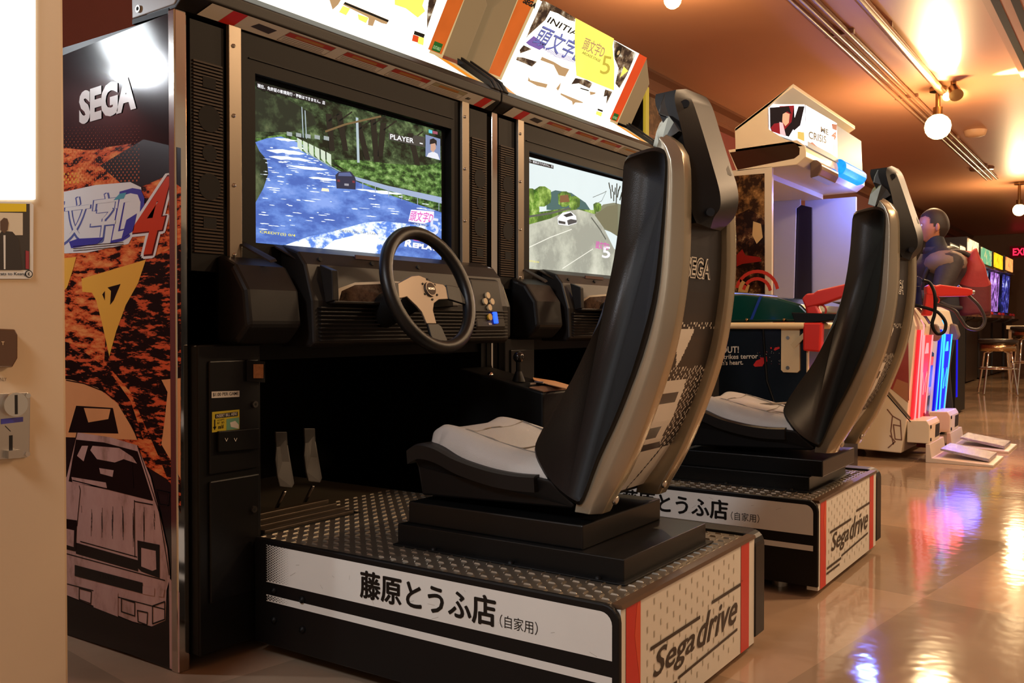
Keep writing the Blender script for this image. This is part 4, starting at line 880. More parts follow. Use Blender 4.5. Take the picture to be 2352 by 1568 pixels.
    b.add(vs, [(i*q+j, i*q+(j+1) % q, (i+1)*q+(j+1) % q, (i+1)*q+j) for i in range(15) for j in range(q)]+[tuple(range(q)), tuple(15*q+k for k in range(q-1, -1, -1))], vinyl, True); P('back_cushion', b)
    # printed back panel following the curve
    b = MB(); nz, nxx = 150, 56; RR = resample(R1, nz); wb, bb, dk = white, mat('panel_black', (24, 22, 26), .35), mat('panel_dark', (36, 32, 34), .3)
    vs = [(cx+(-1+2*j/nxx)*(.108-lean(z)*.9), y+.036, z) for (y, z) in RR for j in range(nxx+1)]
    fw, fb = [], []
    def art(u, v):
        if v < .42: return False
        if v > .84: return v > .90 and False or not (u+v*1.2) % .9 < .03
        if .44 < v < .56: return abs(u-.30) < .22*(.56-v)/.12
        cx_, w_ = .25, .5
        if v > .60 and abs(u-.3) < .33+.25*(v-.6):
            if .64 < v < .67 and abs(u-.3) < .26: return False
            if .755 < v < .79: return abs(u-.3) > .2 and abs(u-.3) < .34
            if .815 < v < .84: return False
            return True
        return (math.sin(u*91+v*197)+math.sin(u*213-v*301)+math.sin(v*530+u*70)) > 1.1
    for i in range(nz-1):
        for j in range(nxx):
            (fw if art((j+.5)/nxx, (i+.5)/(nz-1)) else fb).append((i*(nxx+1)+j, i*(nxx+1)+j+1, (i+1)*(nxx+1)+j+1, (i+1)*(nxx+1)+j))
    k = b.mx(wb); b.add(vs, fw, wb); b.add(vs, fb, bb); bpn = P('back_panel', b)
    i0 = min(range(nz), key=lambda i: abs(RR[i][1]-.853)); yb = RR[i0][0]
    s = Sheet((cx, yb+.0335, .853), (1, 0, 0), Vector((0, RR[i0-4][0]-RR[i0+4][0], RR[i0-4][1]-RR[i0+4][1])), off=off)
    s.txt('SEGA', white, (-.088, -.02), (.036, -.02), (-.088, .022), 2, .05); s.txt('SEGA', dk, (-.086, -.018), (.034, -.018), (-.086, .020), 3, -.008); s.build('back_lettering', bpn)
    # metal rails
    Fr = resample(smooth_poly(yzpx([(1508, 335), (1516, 420), (1510, 560), (1500, 690), (1470, 820), (1420, 950), (1370, 1060), (1335, 1150), (1332, 1172)], 1.60), 5), 30)
    Rr = resample(smooth_poly(yzpx([(1540, 312), (1568, 335), (1582, 372), (1586, 450), (1586, 600), (1574, 720), (1552, 830), (1508, 960), (1462, 1070), (1418, 1150), (1408, 1172)], 1.635), 5), 30)
    for sgn in (1, -1):
        b = MB(); vs = []
        for (fy, fz), (ry, rz) in zip(Fr, Rr):
            xl = 1.572+lean(fz)*.9; d = Vector((ry-fy, rz-fz)); L = d.length; d /= L
            prof_ = ((.006, 0), (.004, .35*L), (.0, .62*L), (.003, .72*L), (.014, L-.006), (.02, L), (.052, L), (.057, L-.006), (.057, 0))
            for dx, l in prof_:
                x = xl+dx; vs.append((x if sgn > 0 else 2*cx-x, fy+d.x*l, fz+d.y*l))
        q = 9; m = 30
        fs = [(i*q+k, i*q+(k+1) % q, (i+1)*q+(k+1) % q, (i+1)*q+k) for i in range(m-1) for k in range(q)]+[tuple(range(q)), tuple((m-1)*q+k for k in range(q-1, -1, -1))]
        b.add(vs, fs, rail, True); rl = P('side_rail', b, bevel=.0018)
        q0 = pk(1414, 1148, 'x', 1.625); xx = q0.x if sgn > 0 else 2*cx-q0.x
        MB().lathe([(.0095, 0), (.009, .004), (.004, .006), (0, .0055)], (xx, q0.y+.001, q0.z), (0, -.9, -.25), steel, 14).build('rail_screw', rl, off=off)
    # head hood
    XL, XR = 1.655, 1.80
    q3 = lambda px, py, x: tuple(pk(px, py, 'x', x))
    lv = [((1553, 206), (1576, 204), (1622, 223)), ((1550, 232), (1592, 236), (1636, 246)), ((1566, 300), (1613, 300), (1656, 310)), ((1580, 380), (1638, 384), (1680, 386)),
          ((1586, 440), (1653, 440), (1693, 428)), ((1588, 478), (1654, 476), (1696, 464)), ((1594, 500), (1640, 499), (1686, 500)), ((1600, 512), (1632, 524), (1655, 530))]
    cols = []
    for i, (l, m_, r) in enumerate(lv):
        A, Bm, Cc = q3(*l, XL), q3(*m_, 1.692), q3(*r, XR)
        yfn = .80 if i < 2 else max(A[1]+.01, .80-.012*i)
        if i == len(lv)-1: yfn = max(A[1], .76)
        cols.append((XL+.01, yfn, A[2])+A+Bm+Cc+(XR-.01, yfn, Cc[2]))
    cols = smooth_poly(cols, 4); n = len(cols); vs = [tuple(c[3*k:3*k+3]) for c in cols for k in range(5)]; b = MB()
    b.add(vs, [(i*5+k, i*5+(k+1) % 5, (i+1)*5+(k+1) % 5, (i+1)*5+k) for i in range(n-1) for k in range(5)]+[(0, 1, 2, 3, 4), tuple((n-1)*5+k for k in (4, 3, 2, 1, 0))], black, True); hd = P('head_hood', b); hd.data.set_sharp_from_angle(angle=math.radians(28))
    for px, py in ((1574, 238), (1632, 487)): q = Vector(q3(px, py, 1.672)); MB().cyl(q+Vector((.012, .006, 0)), q+Vector((-.001, -.0005, 0)), .008, hole, 14).build('screw_recess', hd, off=off)
    b = MB(); b.add([Vector(q3(px, py, xx))+Vector((0, -.0025, 0)) for px, py, xx in ((1642, 366, 1.73), (1668, 375, 1.785), (1679, 404, 1.785), (1652, 398, 1.73))], [(0, 1, 2, 3)], mat('hood_label_dark', (26, 24, 22), .6)); P('hood_recess_label', b, hd)
    # headrest in front of the hood
    hr = yzpx([(1549, 205), (1522, 211), (1512, 238), (1508, 262), (1530, 270), (1550, 300), (1552, 232)], XL)
    gb = mat('gloss_black_plastic', (22, 23, 25), .2, coat=.5); b = MB(); b.yz(hr, XL+.005, XR-.005, gb); P('headrest_cap', b, bevel=.004, seg=3)
    hf = yzpx([(1508, 264), (1498, 275), (1490, 295), (1485, 330), (1512, 340), (1530, 318), (1552, 306), (1560, 300), (1548, 280), (1530, 262)], XL-.012)
    b = MB(); n = len(hf); xi = [.030, .034, .034, .028, .006, 0, 0, 0, 0, .012]
    b.add([(XL-.012+d, y, z) for d, (y, z) in zip(xi, hf)]+[(XR+.012-d, y, z) for d, (y, z) in zip(xi, hf)], [(0, 1, 9), (1, 2, 9), (2, 3, 4), (2, 4, 9), (4, 5, 6), (4, 6, 7), (4, 7, 8), (4, 8, 9)]+[(i, i+n, (i+1) % n+n, (i+1) % n) for i in range(n)]+[(n+9, n+1, n), (n+9, n+2, n+1), (n+4, n+3, n+2), (n+9, n+4, n+2), (n+6, n+5, n+4), (n+7, n+6, n+4), (n+8, n+7, n+4), (n+9, n+8, n+4)], gb)
    P('headrest_collar', b, bevel=.003, seg=2)
    # facets that look pale because they are glossy
    return t
SEAT1 = seat()
def copy_tree(o, parent=None):
    c = o.copy(); S.collection.objects.link(c)
    if parent: c.parent = parent
    for ch in list(o.children): copy_tree(ch, c)
    return c
SEAT2 = copy_tree(SEAT1); SEAT2.location = SEAT1.location+Vector((UW, 0, 0))
for ch in SEAT2.children:
    if not (ch.name.startswith('riser')): ch.location.y = -.133
SEAT2['label'] = 'second bucket racing seat, on the farther platform, slid back, shiny strips for glints and a tear on its cushion'
b = MB(); tp2 = mat('glint_tear_silver', (214, 204, 186), .15, metal=.8)  # metallic strips stand in for reflections and a tear on the cushion
off2 = Vector((SC, .80, .255))
for pts in (((-.12, .33), (.06, .29), (.07, .27), (-.11, .30)), ((-.02, .22), (.11, .20), (.11, .185), (-.02, .195))):
    zt = [.5025-.255-(.33-y)*.12 if y > .25 else .478-.255 for x, y in pts]
    b.prism([(x, y-.02, z) for (x, y), z in zip(pts, zt)], (0, 0, .0015), tp2)
cu2 = [c for c in SEAT2.children if c.name.startswith('cushion')][0]
b.build('glint_tear_strip', cu2)
# papers, key and small carton on the consoles
b = MB(); q = pk(1262, 875, 'z', .575); tag(b.prism([pk(px, py, 'z', .5695+(.012 if px < 1260 else 0)) for px, py in ((1224, 868), (1275, 876), (1310, 886), (1300, 893), (1262, 884), (1226, 873))], (0, 0, .002), mat('tan_paper', (214, 160, 110), .5)).build('paper_strip'), 'folded tan paper strip lying on the first shift console', 'paper')
# small chrome clip and carton
b = MB(); q = Vector((X0+1.03, Y0-.235, .5735)); b.box(q-Vector((.03, .006, .001)), q+Vector((.0, .006, .004)), steel); b.cyl(q+Vector((.002, 0, .005)), q+Vector((.002, -.03, .004)), .003, steel, 8)
tag(b.build('metal_clip'), 'small steel clip lying beside the shift lever of the nearest cabinet', 'clip')
p0 = pk(1650, 940, 'x', 3.34)
t = empty('small_carton', (3.36, Y0-.12, .596), 'small white and orange carton standing on the second shift console', 'carton')
MB().box((-.02, -.02, 0), (.02, .02, .045), white).build('carton_box', t); MB().box((-.0205, -.0205, .012), (.0205, .0205, .036), mat('orange_label', (220, 84, 40), .4)).build('carton_label', t)

# ------------------------------------------------------------------ light-gun console with green hood (between the seats)
GX = 4.0
def X(px, py, x=GX): return pk(px, py, 'x', x)
t = empty('gun_game_console', (GX, 1.2, 0), 'dark light gun game console with green plastic hood and white rail', 'arcade cabinet'); g0 = t.location
navy = mat('navy_cabinet', (22, 30, 38), .25, var=.3, vscale=3); grn = mat('green_hood_plastic', (10, 62, 52), .16, coat=.5); raw = mat('pale_rail_paint', (226, 198, 150), .4)
yb = 2.3
MB().box((GX, 1.205, .03), (GX+.85, yb, .735), navy).build('console_body', t, off=g0)
hoodp = [(1.22, .76), (1.205, .80), (1.24, .835), (1.34, .865), (1.50, .885), (1.60, .885), (1.62, .905), (yb, .93), (yb, .755)]
MB().yz(hoodp, GX+.01, GX+.84, grn).build('hood', t, off=g0, bevel=.01, seg=3)
b = MB(); bl_ = mat('blue_stripe', (30, 60, 150), .25)
for y in (1.45, 1.66): b.prism([(GX+.006, y, .77), (GX+.006, y+.012, .77), (GX+.006, y-.03, .872), (GX+.006, y-.042, .872)], (.01, 0, 0), bl_)
b.build('hood_stripe', t, off=g0)
MB().tube([(GX-.03, yb, .742), (GX-.03, 1.22, .742), (GX+.03, 1.16, .742), (GX+.83, 1.16, .742)], .014, raw, 10).build('front_rail', t, off=g0)
br = [(1.305, .735), (1.205, .735), (1.205, .70), (1.245, .62), (1.245, .545), (1.255, .535), (1.295, .535), (1.305, .545)]
b = MB(); b.yz([(1.315, .735), (1.235, .735), (1.235, .55), (1.245, .54), (1.305, .54), (1.315, .55)], GX-.012, GX, raw); b.prism([(GX-.012, 1.26, .64), (GX-.03, 1.17, .735), (GX-.03, 1.19, .735), (GX-.012, 1.275, .66)], (.01, 0, 0), raw); b.build('rail_bracket', t, off=g0)
for y, z in ((1.285, .69), (1.285, .56)): MB().cyl((GX-.012, y, z), (GX-.016, y, z), .008, steel, 12).build('bracket_bolt', t, off=g0)
for px in (1715, 1801): q = X(px, 742); MB().ball((GX-.0, q.y, .768), .008, brass, 10).build('hood_bolt', t, off=g0)
s = Sheet((GX-.001, yb, 0), (0, -1, 0), (0, 0, 1), off=g0)
pw = mat('pale_lettering', (236, 222, 196), .4); rs = mat('blood_red_print', (214, 40, 34), .4)
s.tp('LOOK OUT!', pw, (1605, 812), (1697, 810), (1605, 797), 1, .02); s.tp('name strikes terror', pw, (1620, 826), (1741, 823), (1620, 815), 1, .015); s.tp("in a demon's heart.", pw, (1605, 840), (1707, 837), (1605, 829), 1, .015)
s.build('slogan_print', t); s = Sheet((GX-.001, yb, 0), (0, -1, 0), (0, 0, 1), off=g0)
s.pp([(1730, 838), (1737, 828), (1747, 824), (1745, 820), (1752, 821), (1761, 818), (1762, 830), (1755, 834), (1751, 841), (1734, 842)], rs, 1); s.pp([(1777, 803), (1780, 798), (1790, 796), (1791, 800), (1780, 805)], rs, 1); s.disc(s.uvpx((1771, 799)), .004, rs, 1)
for i in range(26): s.disc(s.uvpx((1740+random.random()*60, 806+random.random()*30)), .0012, pw if i % 3 else rs, 1, 5)
s.build('splatter_print', t)
b = MB(); b.box((GX-.004, 1.2, .03), (GX+.01, 1.207, .735), raw); b.build('corner_trim', t, off=g0)
b = MB(); b.tube([(GX-.005, 1.40, .735), (GX-.008, 1.38, .5), (GX-.008, 1.33, .36), (GX-.006, 1.24, .26)], .005, blackd, 6); b.build('side_cable', t, off=g0)
b = MB(); b.prism([(GX-.02, 1.27, .80), (GX-.02, 1.05, .79), (GX-.02, 1.05, .77), (GX-.02, 1.25, .745)], (.14, 0, 0), blackd); b.build('gun_cradle', t, off=g0, bevel=.004)
gunred = mat('orange_red_gun', (214, 44, 32), .35)
def light_gun(name, M, label, m, cable, grp=None):
    t = empty(name, M.translation, label, 'light gun', 'red light guns' if grp else None); M3 = M.to_3x3().to_4x4()
    def pb(nm, pts, w, mm, bev=.005):
        b = MB(); b.prism([M3@Vector((x, -w/2, z)) for x, z in pts], M3@Vector((0, w, 0)), mm); return b.build(nm, t, bevel=bev, seg=3)
    pb('gun_body', [(-.05, -.015), (-.055, .03), (-.03, .045), (0, .038), (.02, .045), (.17, .035), (.20, .03), (.20, 0), (.17, -.01), (.03, -.02)], .045, m, .008)
    pb('grip', [(-.05, .0), (.0, -.01), (.005, -.05), (-.015, -.13), (-.065, -.13), (-.055, -.06)], .04, m, .01)
    b = MB(); b.tube([M3@Vector((.005+.022*math.sin(a), 0, -.04+.024*math.cos(a))) for a in [i*.35 for i in range(10)]], .004, m, 8); b.build('trigger_guard', t)
    b = MB(); b.cyl(M3@Vector((.20, 0, .015)), M3@Vector((.215, 0, .015)), .012, steel, 14); b.build('muzzle', t)
    if cable: MB().tube(smooth_poly([tuple(Vector(c)-M.translation) for c in cable], 8), .009, blackd, 8).build('cable', t)
    return t
def gm(pos, xd, zd):
    x = Vector(xd).normalized(); z = Vector(zd); z = (z-x*z.dot(x)).normalized(); y = z.cross(x)
    M = Matrix((x, y, z)).transposed().to_4x4(); M.translation = pos; return M
light_gun('light_gun', gm((GX+.02, 1.17, .845), (0, -1, .28), (0, .25, 1)), 'bright red toy light gun resting in the cradle of the green-hooded console', gunred, None, True)
b = MB(); b.prism([(GX-.035, 1.215, .755), (GX-.035, 1.135, .755), (GX-.035, 1.14, .63), (GX-.035, 1.215, .635)], (.05, 0, 0), gunred)
o = b.build('gun_holster', t, off=g0, bevel=.008)

# ------------------------------------------------------------------ tall gun game cabinet with lit marquee
TX_ = 5.5
t = empty('gun_game_cabinet', (TX_, 1.9, 0), 'tall cream cabinet with roofed glowing marquee and blue beacon light', 'arcade cabinet'); g0 = t.location
def TXp(px, py): return X(px, py, TX_)
def prx(b, pts, d, m, x=TX_): return b.prism([X(px, py, x) for px, py in pts], (d, 0, 0), m)
WT = 1.36
# canopy box
b = MB(); ol = [TXp(*q) for q in ((1688, 298), (1822, 192), (1768, 240), )]
b.prism([TXp(*q) for q in ((1688, 296), (1818, 196), (1768, 240), (1763, 244), (1764, 296), (1800, 318), (1822, 326), (1845, 335), (1690, 352))], (.02, 0, 0), cream)
b.build('marquee_side', t, off=g0); b = MB(); b.prism([TXp(*q)+Vector((WT-.02, 0, 0)) for q in ((1688, 296), (1818, 196), (1768, 240), (1763, 244), (1764, 296), (1800, 318), (1822, 326), (1845, 335), (1690, 352))], (.02, 0, 0), cream)
b.build('marquee_side', t, off=g0)
r0, r1 = TXp(1688, 294), TXp(1822, 192)
b = MB(); b.prism([r0, r1, r1+Vector((0, .0, -.022)), r0+Vector((0, 0, -.022))], (WT+.05, 0, 0), cream); b.build('roof_panel', t, off=g0, bevel=.002)
# beacon band
band = [(1672, 344), (1830, 321), (1848, 334), (1851, 348), (1851, 360), (1830, 378), (1692, 394)]
b = MB(); prx(b, band, WT+.02, cream); b.build('beacon_housing', t, off=g0, bevel=.004)
s = Sheet(TXp(1750, 360)-Vector((.0004, 0, 0)), (0, -1, 0), (0, 0, 1), off=g0)
s.pp([(1676, 350), (1826, 329), (1837, 340), (1836, 355), (1824, 364), (1694, 390)], mat('smoked_mirror', (120, 90, 66), .08, metal=.9), 1); s.build('smoked_window', t)
# lit marquee, side face and front face
yfz = lambda px, py: TXp(px, py)
lit = mat('marquee_glow', (255, 246, 250), .4, emit=2.4); pinkw = mat('marquee_pinkish', (240, 190, 190), .4, emit=.9); mr_ = mat('marquee_dark_red', (150, 26, 36), .4, emit=.8); mk = mat('marquee_dark', (40, 26, 34), .4, emit=.35); mskin = mat('marquee_peach', (226, 170, 130), .4, emit=.9)
b = MB(); b.prism([TXp(*q)+Vector((.03, 0, 0)) for q in ((1764, 240), (1848, 240), (1852, 335), (1810, 318), (1764, 303))], (WT-.08, 0, 0), mat('marquee_box_core', (230, 220, 214), .4, emit=.25)); b.build('marquee_box', t, off=g0)
s = Sheet(TXp(1800, 280)+Vector((.028, 0, 0)), (0, -1, 0), (0, 0, 1), off=g0)
s.pp([(1764, 243), (1770, 239), (1848, 240), (1853, 334), (1812, 319), (1770, 305), (1764, 298)], lit, 0)
s.pp([(1768, 247), (1824, 243), (1826, 290), (1812, 314), (1772, 301), (1769, 294)], mk, 1); s.pp([(1790, 244), (1824, 242), (1818, 280), (1800, 300)], mr_, 2)
s.pp([(1770, 294), (1778, 284), (1790, 282), (1798, 300), (1796, 310), (1774, 302)], mr_, 3)
s.pp([(1797, 262), (1805, 258), (1814, 262), (1812, 282), (1804, 290), (1797, 280)], mskin, 4); s.pp([(1790, 280), (1798, 282), (1806, 314), (1792, 308)], pinkw, 4)
s.pp([(1790, 246), (1812, 244), (1818, 262), (1808, 256), (1798, 262), (1796, 282), (1788, 270)], mk, 5)
s.pp([(1834, 244), (1848, 244), (1838, 288), (1824, 300), (1818, 292)], mk, 2)
s.pp([(1832, 302), (1847, 304), (1848, 325), (1832, 318)], mat('marquee_note_yellow', (226, 190, 100), .4, emit=.9), 3); s.build('marquee_side_face', t)
yF = TXp(1850, 300).y
s = Sheet((TX_, yF-.004, 0), (1, 0, 0), (0, 0, 1), off=g0)
s.pp([(1850, 241), (1922, 283), (1924, 368), (1853, 334)], lit, 0)
s.tp('TIME', mk, (1868, 300), (1900, 312), (1868, 286), 1, .03) if False else s.tp('ME', mk, (1885, 303), (1903, 311), (1885, 290), 1, .03)
s.tp('CRISIS', mk, (1857, 318), (1898, 330), (1857, 300), 1, .03); s.tp('4', mr_, (1909, 318), (1920, 322), (1911, 300), 1, .04)
s.pp([(1858, 329), (1866, 326), (1876, 336), (1876, 346), (1857, 338)], mr_, 1); s.pp([(1912, 330), (1922, 334), (1924, 366), (1914, 362)], pinkw, 1)
s.pp([(1910, 284), (1922, 286), (1922, 300), (1912, 296)], mr_, 1)
s.build('marquee_front_face', t)
s = Sheet((TX_+.03, TXp(1764, 240).y, TXp(1764, 240).z), (1, 0, 0), (0, -.55, .5), off=g0)
s.poly([(0, 0), (WT-.1, 0), (WT-.16, .12), (.9, .15), (.5, .13), (.1, .14)], inkmat('marquee_swirl', (120, 40, 44), (226, 190, 180), (250, 236, 230), 9, .45, emit=.5), 0); s.build('marquee_top_flap', t)
# beacons
yB = TXp(1851, 355).y
for px0, px1, m, nm in ((1868, 1908, mat('clear_smoked_lens', (120, 96, 84), .08, coat=1, spec=.8), 'dark_beacon'), (1925, 1974, mat('blue_beacon', (20, 120, 255), .2, emit=1.7, var=.5, vscale=40, ec=(0, 60, 255)), 'blue_beacon')):
    q0 = pk(px0, 385, 'y', yB); q1 = pk(px1, 400, 'y', yB); zc_ = (q0.z+q1.z)/2-.01; b = MB()
    b.prism([(q0.x, yB+.02, zc_-.055), (q0.x, yB-.03, zc_-.045), (q0.x, yB-.05, zc_-.01), (q0.x, yB-.05, zc_+.02), (q0.x, yB-.02, zc_+.05), (q0.x, yB+.02, zc_+.055)], (q1.x-q0.x, 0, 0), m); b.build(nm, t, off=g0, bevel=.008)
l = bpy.data.lights.new('beacon_light', 'POINT'); l.energy = 9; l.color = (.12, .2, 1); l.shadow_soft_size = .05
lo = bpy.data.objects.new('beacon_light', l); S.collection.objects.link(lo); lo.location = (TX_+1.1, yB-.1, 1.66)
# body
a0 = TXp(1690, 392); a1 = TXp(1768, 690)
frame = mat('grey_cream_frame', (206, 196, 178), .35)
b = MB(); b.box((TX_, a1.y-.01, .05), (TX_+.03, YW-.15, 1.70), frame); b.build('side_wall', t, off=g0)
s = Sheet((TX_-.001, YW-.15, 0), (0, -1, 0), (0, 0, 1), off=g0)
smoke = inkmat('side_art_smoke', (44, 30, 20), (120, 88, 52), (190, 150, 100), 9, .5, rough=.12)
crowd = inkmat('side_art_scene', (26, 16, 12), (70, 44, 28), (170, 140, 100), 12, .52, rough=.15)
s.pp([(1640, 408), (1756, 398), (1757, 690), (1640, 690)], crowd, 0); s.pp([(1640, 408), (1756, 398), (1756, 500), (1720, 480), (1640, 520)], smoke, 1)
s.pp([(1692, 585), (1705, 572), (1712, 586), (1745, 590), (1750, 600), (1705, 606), (1692, 612)], mat('art_dark_red', (130, 30, 26), .2), 2)
rd = mat('art_emblem_red', (190, 60, 52), .2); pts = []
c_ = s.uvpx((1738, 672)); 
for r_ in (.13, .085): s.stroke([(c_[0]+r_*math.cos(a), c_[1]+r_*math.sin(a)) for a in [.2+i*.22 for i in range(13)]], .02, rd, 3)
s.pp([(1700, 640), (1722, 655), (1712, 690), (1692, 690)], mat('art_sand', (190, 160, 110), .25), 3)
s.pp([(1730, 508), (1748, 514), (1752, 545), (1738, 560), (1728, 540)], mat('art_sand', (190, 160, 110), .25), 2)
s.build('side_art', t)
b = MB(); b.box((TX_+.03, 2.50, .05), (TX_+WT-.03, 2.54, 1.70), mat('grey_white_interior', (196, 196, 200), .4)); b.box((TX_+.03, 1.95, 1.66), (TX_+WT-.03, 2.54, 1.70), cream); b.build('back_wall', t, off=g0)
b = MB(); b.box((TX_+.25, 2.44, .95), (TX_+WT-.2, 2.50, 1.55), blackd); b.build('monitor', t, off=g0)
inner = mat('grey_white_interior', (196, 196, 200), .4)
b = MB(); b.prism([(TX_+WT-.03, 1.72, 1.66), (TX_+WT-.03, 2.08, 1.66), (TX_+WT-.03, 2.08, .6), (TX_+WT-.03, 1.72, .6)], (.03, 0, 0), inner); b.build('inner_wing', t, off=g0)
b = MB(); q = [(1777, 440), (1838, 432), (1838, 470), (1828, 478), (1822, 700), (1777, 700)]; xw = TX_+WT-.12
b.prism([X(px, py, xw) for px, py in q], (.02, 0, 0), inner); b.build('inner_wing', t, off=g0)
for px, py in ((1811, 448), (1840, 446), (1798, 440)): q = X(px, py, xw); MB().cyl(q, q-Vector((.004, 0, 0)), .007, steel, 8).build('wing_bolt', t, off=g0)
b = MB(); b.prism([X(px, py, xw+.03) for px, py in ((1838, 470), (1864, 476), (1864, 700), (1820, 700), (1826, 480))], (.02, 0, 0), mat('dark_slot', (30, 24, 40), .3)); b.build('monitor_slot', t, off=g0)
# ------------------------------------------------------------------ gun pedestal with red and blue glowing panels and foot pedals
PX = 5.42
t = empty('gun_pedestal', (PX, 1.1, 0), 'cream light gun pedestal with glowing red and blue front panels and foot pedals', 'arcade cabinet'); g0 = t.location
side = [(1.04, .03), (1.04, .70), (1.07, .83), (1.10, .86), (1.45, .86), (1.60, .55), (1.62, .12), (1.58, .03)]
side = [(1.115, .04), (1.09, .20), (1.045, .74), (1.07, .84), (1.12, .865), (1.50, .865), (1.55, .55), (1.50, .05)]
W2 = 1.2
MB().yz(side, PX, PX+W2, cream).build('pedestal_body', t, off=g0, bevel=.006)
xp = mat('art_rose', (150, 66, 60), .35, var=.4, vscale=9)
s = Sheet((PX-.001, 1.6, 0), (0, -1, 0), (0, 0, 1), off=g0)
s.pp([(2030, 900), (2062, 830), (2078, 760), (2086, 760), (2088, 920), (2042, 890)], xp, 1); s.pp([(2060, 870), (2086, 880), (2086, 925), (2050, 895)], mskin and mat('art_tan_figure', (170, 116, 84), .4), 2)
s.sp([(2028, 908), (2036, 896), (2090, 960)], .012, mat('art_grey_line2', (120, 104, 84), .4), 2); s.sp([(2034, 902), (2091, 968)], .006, ink, 3)
s.build('side_poster', t); s = Sheet((PX-.001, 1.6, 0), (0, -1, 0), (0, 0, 1), off=g0)
ot = mat('outline_brown', (120, 84, 66), .4)
for q in ([(2038, 940), (2050, 955), (2046, 990), (2052, 1020)], [(2050, 955), (2068, 965), (2071, 1010), (2056, 1008), (2052, 975), (2068, 978)], [(2040, 1028), (2056, 1014), (2044, 1000)]): s.sp(q, .006, ot, 2)
s.build('side_print', t)
redg = mat('glowing_red_acrylic', (255, 60, 60), .2, emit=1.0, ec=(255, 40, 40)); redl = mat('red_neon_edge', (255, 130, 130), .2, emit=1.5, ec=(255, 110, 110)); redd = mat('red_deep', (220, 40, 44), .2, emit=1.0)
blug = mat('glowing_blue_acrylic', (20, 30, 255), .2, emit=1.25, ec=(6, 8, 255)); blul = mat('blue_neon_edge', (60, 190, 255), .2, emit=1.3, ec=(40, 170, 255)); blud = mat('blue_deep', (10, 10, 190), .2, emit=1.1)
yf = lambda z: 1.045+(.74-z)*(.045/.54) if z > .2 else 1.09
def fpt(u, z, o=0): return (PX+u, yf(z)-o, z)
for u0, g, l_, d_, nm, zb in ((.0, redg, redl, redd, 'red', .16), (.64, blug, blul, blud, 'blue', .20)):
    b = MB()
    for pts, m, o in (([(.05, .72), (.10, .72), (.125, zb+.02), (.085, zb)], d_, .012), ([(.14, .69), (.38, .69), (.36, zb), (.20, zb-.01)], g, .02)):
        b.prism([fpt(u0+u, z) for u, z in pts], (0, -o, 0), m)
    e = b.build(nm+'_panel', t, off=g0, bevel=.002)
    b = MB()
    for path in ([(.0, .775), (.10, .745), (.10, .70), (.14, .5), (.20, zb)], [(.14, .69), (.20, zb-.01), (.36, zb)], [(.38, .69), (.36, zb)], [(.085, zb), (.11, zb+.01)], [(.05, .72), (.085, zb)]): b.tube([fpt(u0+u, z, .024) for u, z in path], .0038, l_, 6)
    for path in ([(.20, .48), (.25, .40), (.25, .35)], [(.32, .48), (.27, .40), (.27, .35)], [(.19, .47), (.205, .36)], [(.33, .47), (.32, .36)]): b.tube([fpt(u0+u, z, .023) for u, z in path], .0016, l_, 6)
    b.prism([fpt(u0+u, z, .0205) for u, z in ((.235, .645), (.285, .645), (.31, .585), (.21, .585))], (0, -.003, 0), l_)
    b.build(nm+'_glow_lines', e, off=g0)
    l = bpy.data.lights.new('panel_light', 'POINT'); l.energy = 1.2 if nm == 'red' else 2.2; l.color = (1, .1, .08) if nm == 'red' else (.05, .08, 1); l.shadow_soft_size = .1
    lo = bpy.data.objects.new('panel_light', l); S.collection.objects.link(lo); lo.location = (PX+u0+.2, .93, .4)
b = MB(); b.prism([fpt(u, z) for u, z in ((.44, .60), (.56, .58), (.56, .18), (.53, .15), (.46, .16))], (0, -.01, 0), mat('navy_panel', (24, 30, 84), .25, var=.5, vscale=14)); b.build('coin_panel', t, off=g0, bevel=.003)
for z, m, nm in ((.56, mat('coin_red_light', (255, 90, 60), .3, emit=.8), 'coin_light'), (.38, mat('coin_note', (190, 170, 130), .4), 'coin_label')):
    b = MB(); b.prism([fpt(.465, z, .0105), fpt(.53, z, .0105), fpt(.53, z-.05, .0105), fpt(.465, z-.05, .0105)], (0, -.004, 0), m); b.build(nm, t, off=g0)
b = MB(); b.tube([(PX-.0, 1.50, .872), (PX+.02, 1.15, .872), (PX+.05, 1.06, .86), (PX+.2, 1.03, .79), (PX+.3, 1.03, .76)], .008, mat('dark_edge_rubber', (40, 30, 26), .3), 8); b.build('edge_rubber', t, off=g0)
pl = mat('lilac_cream', (210, 196, 180), .35)
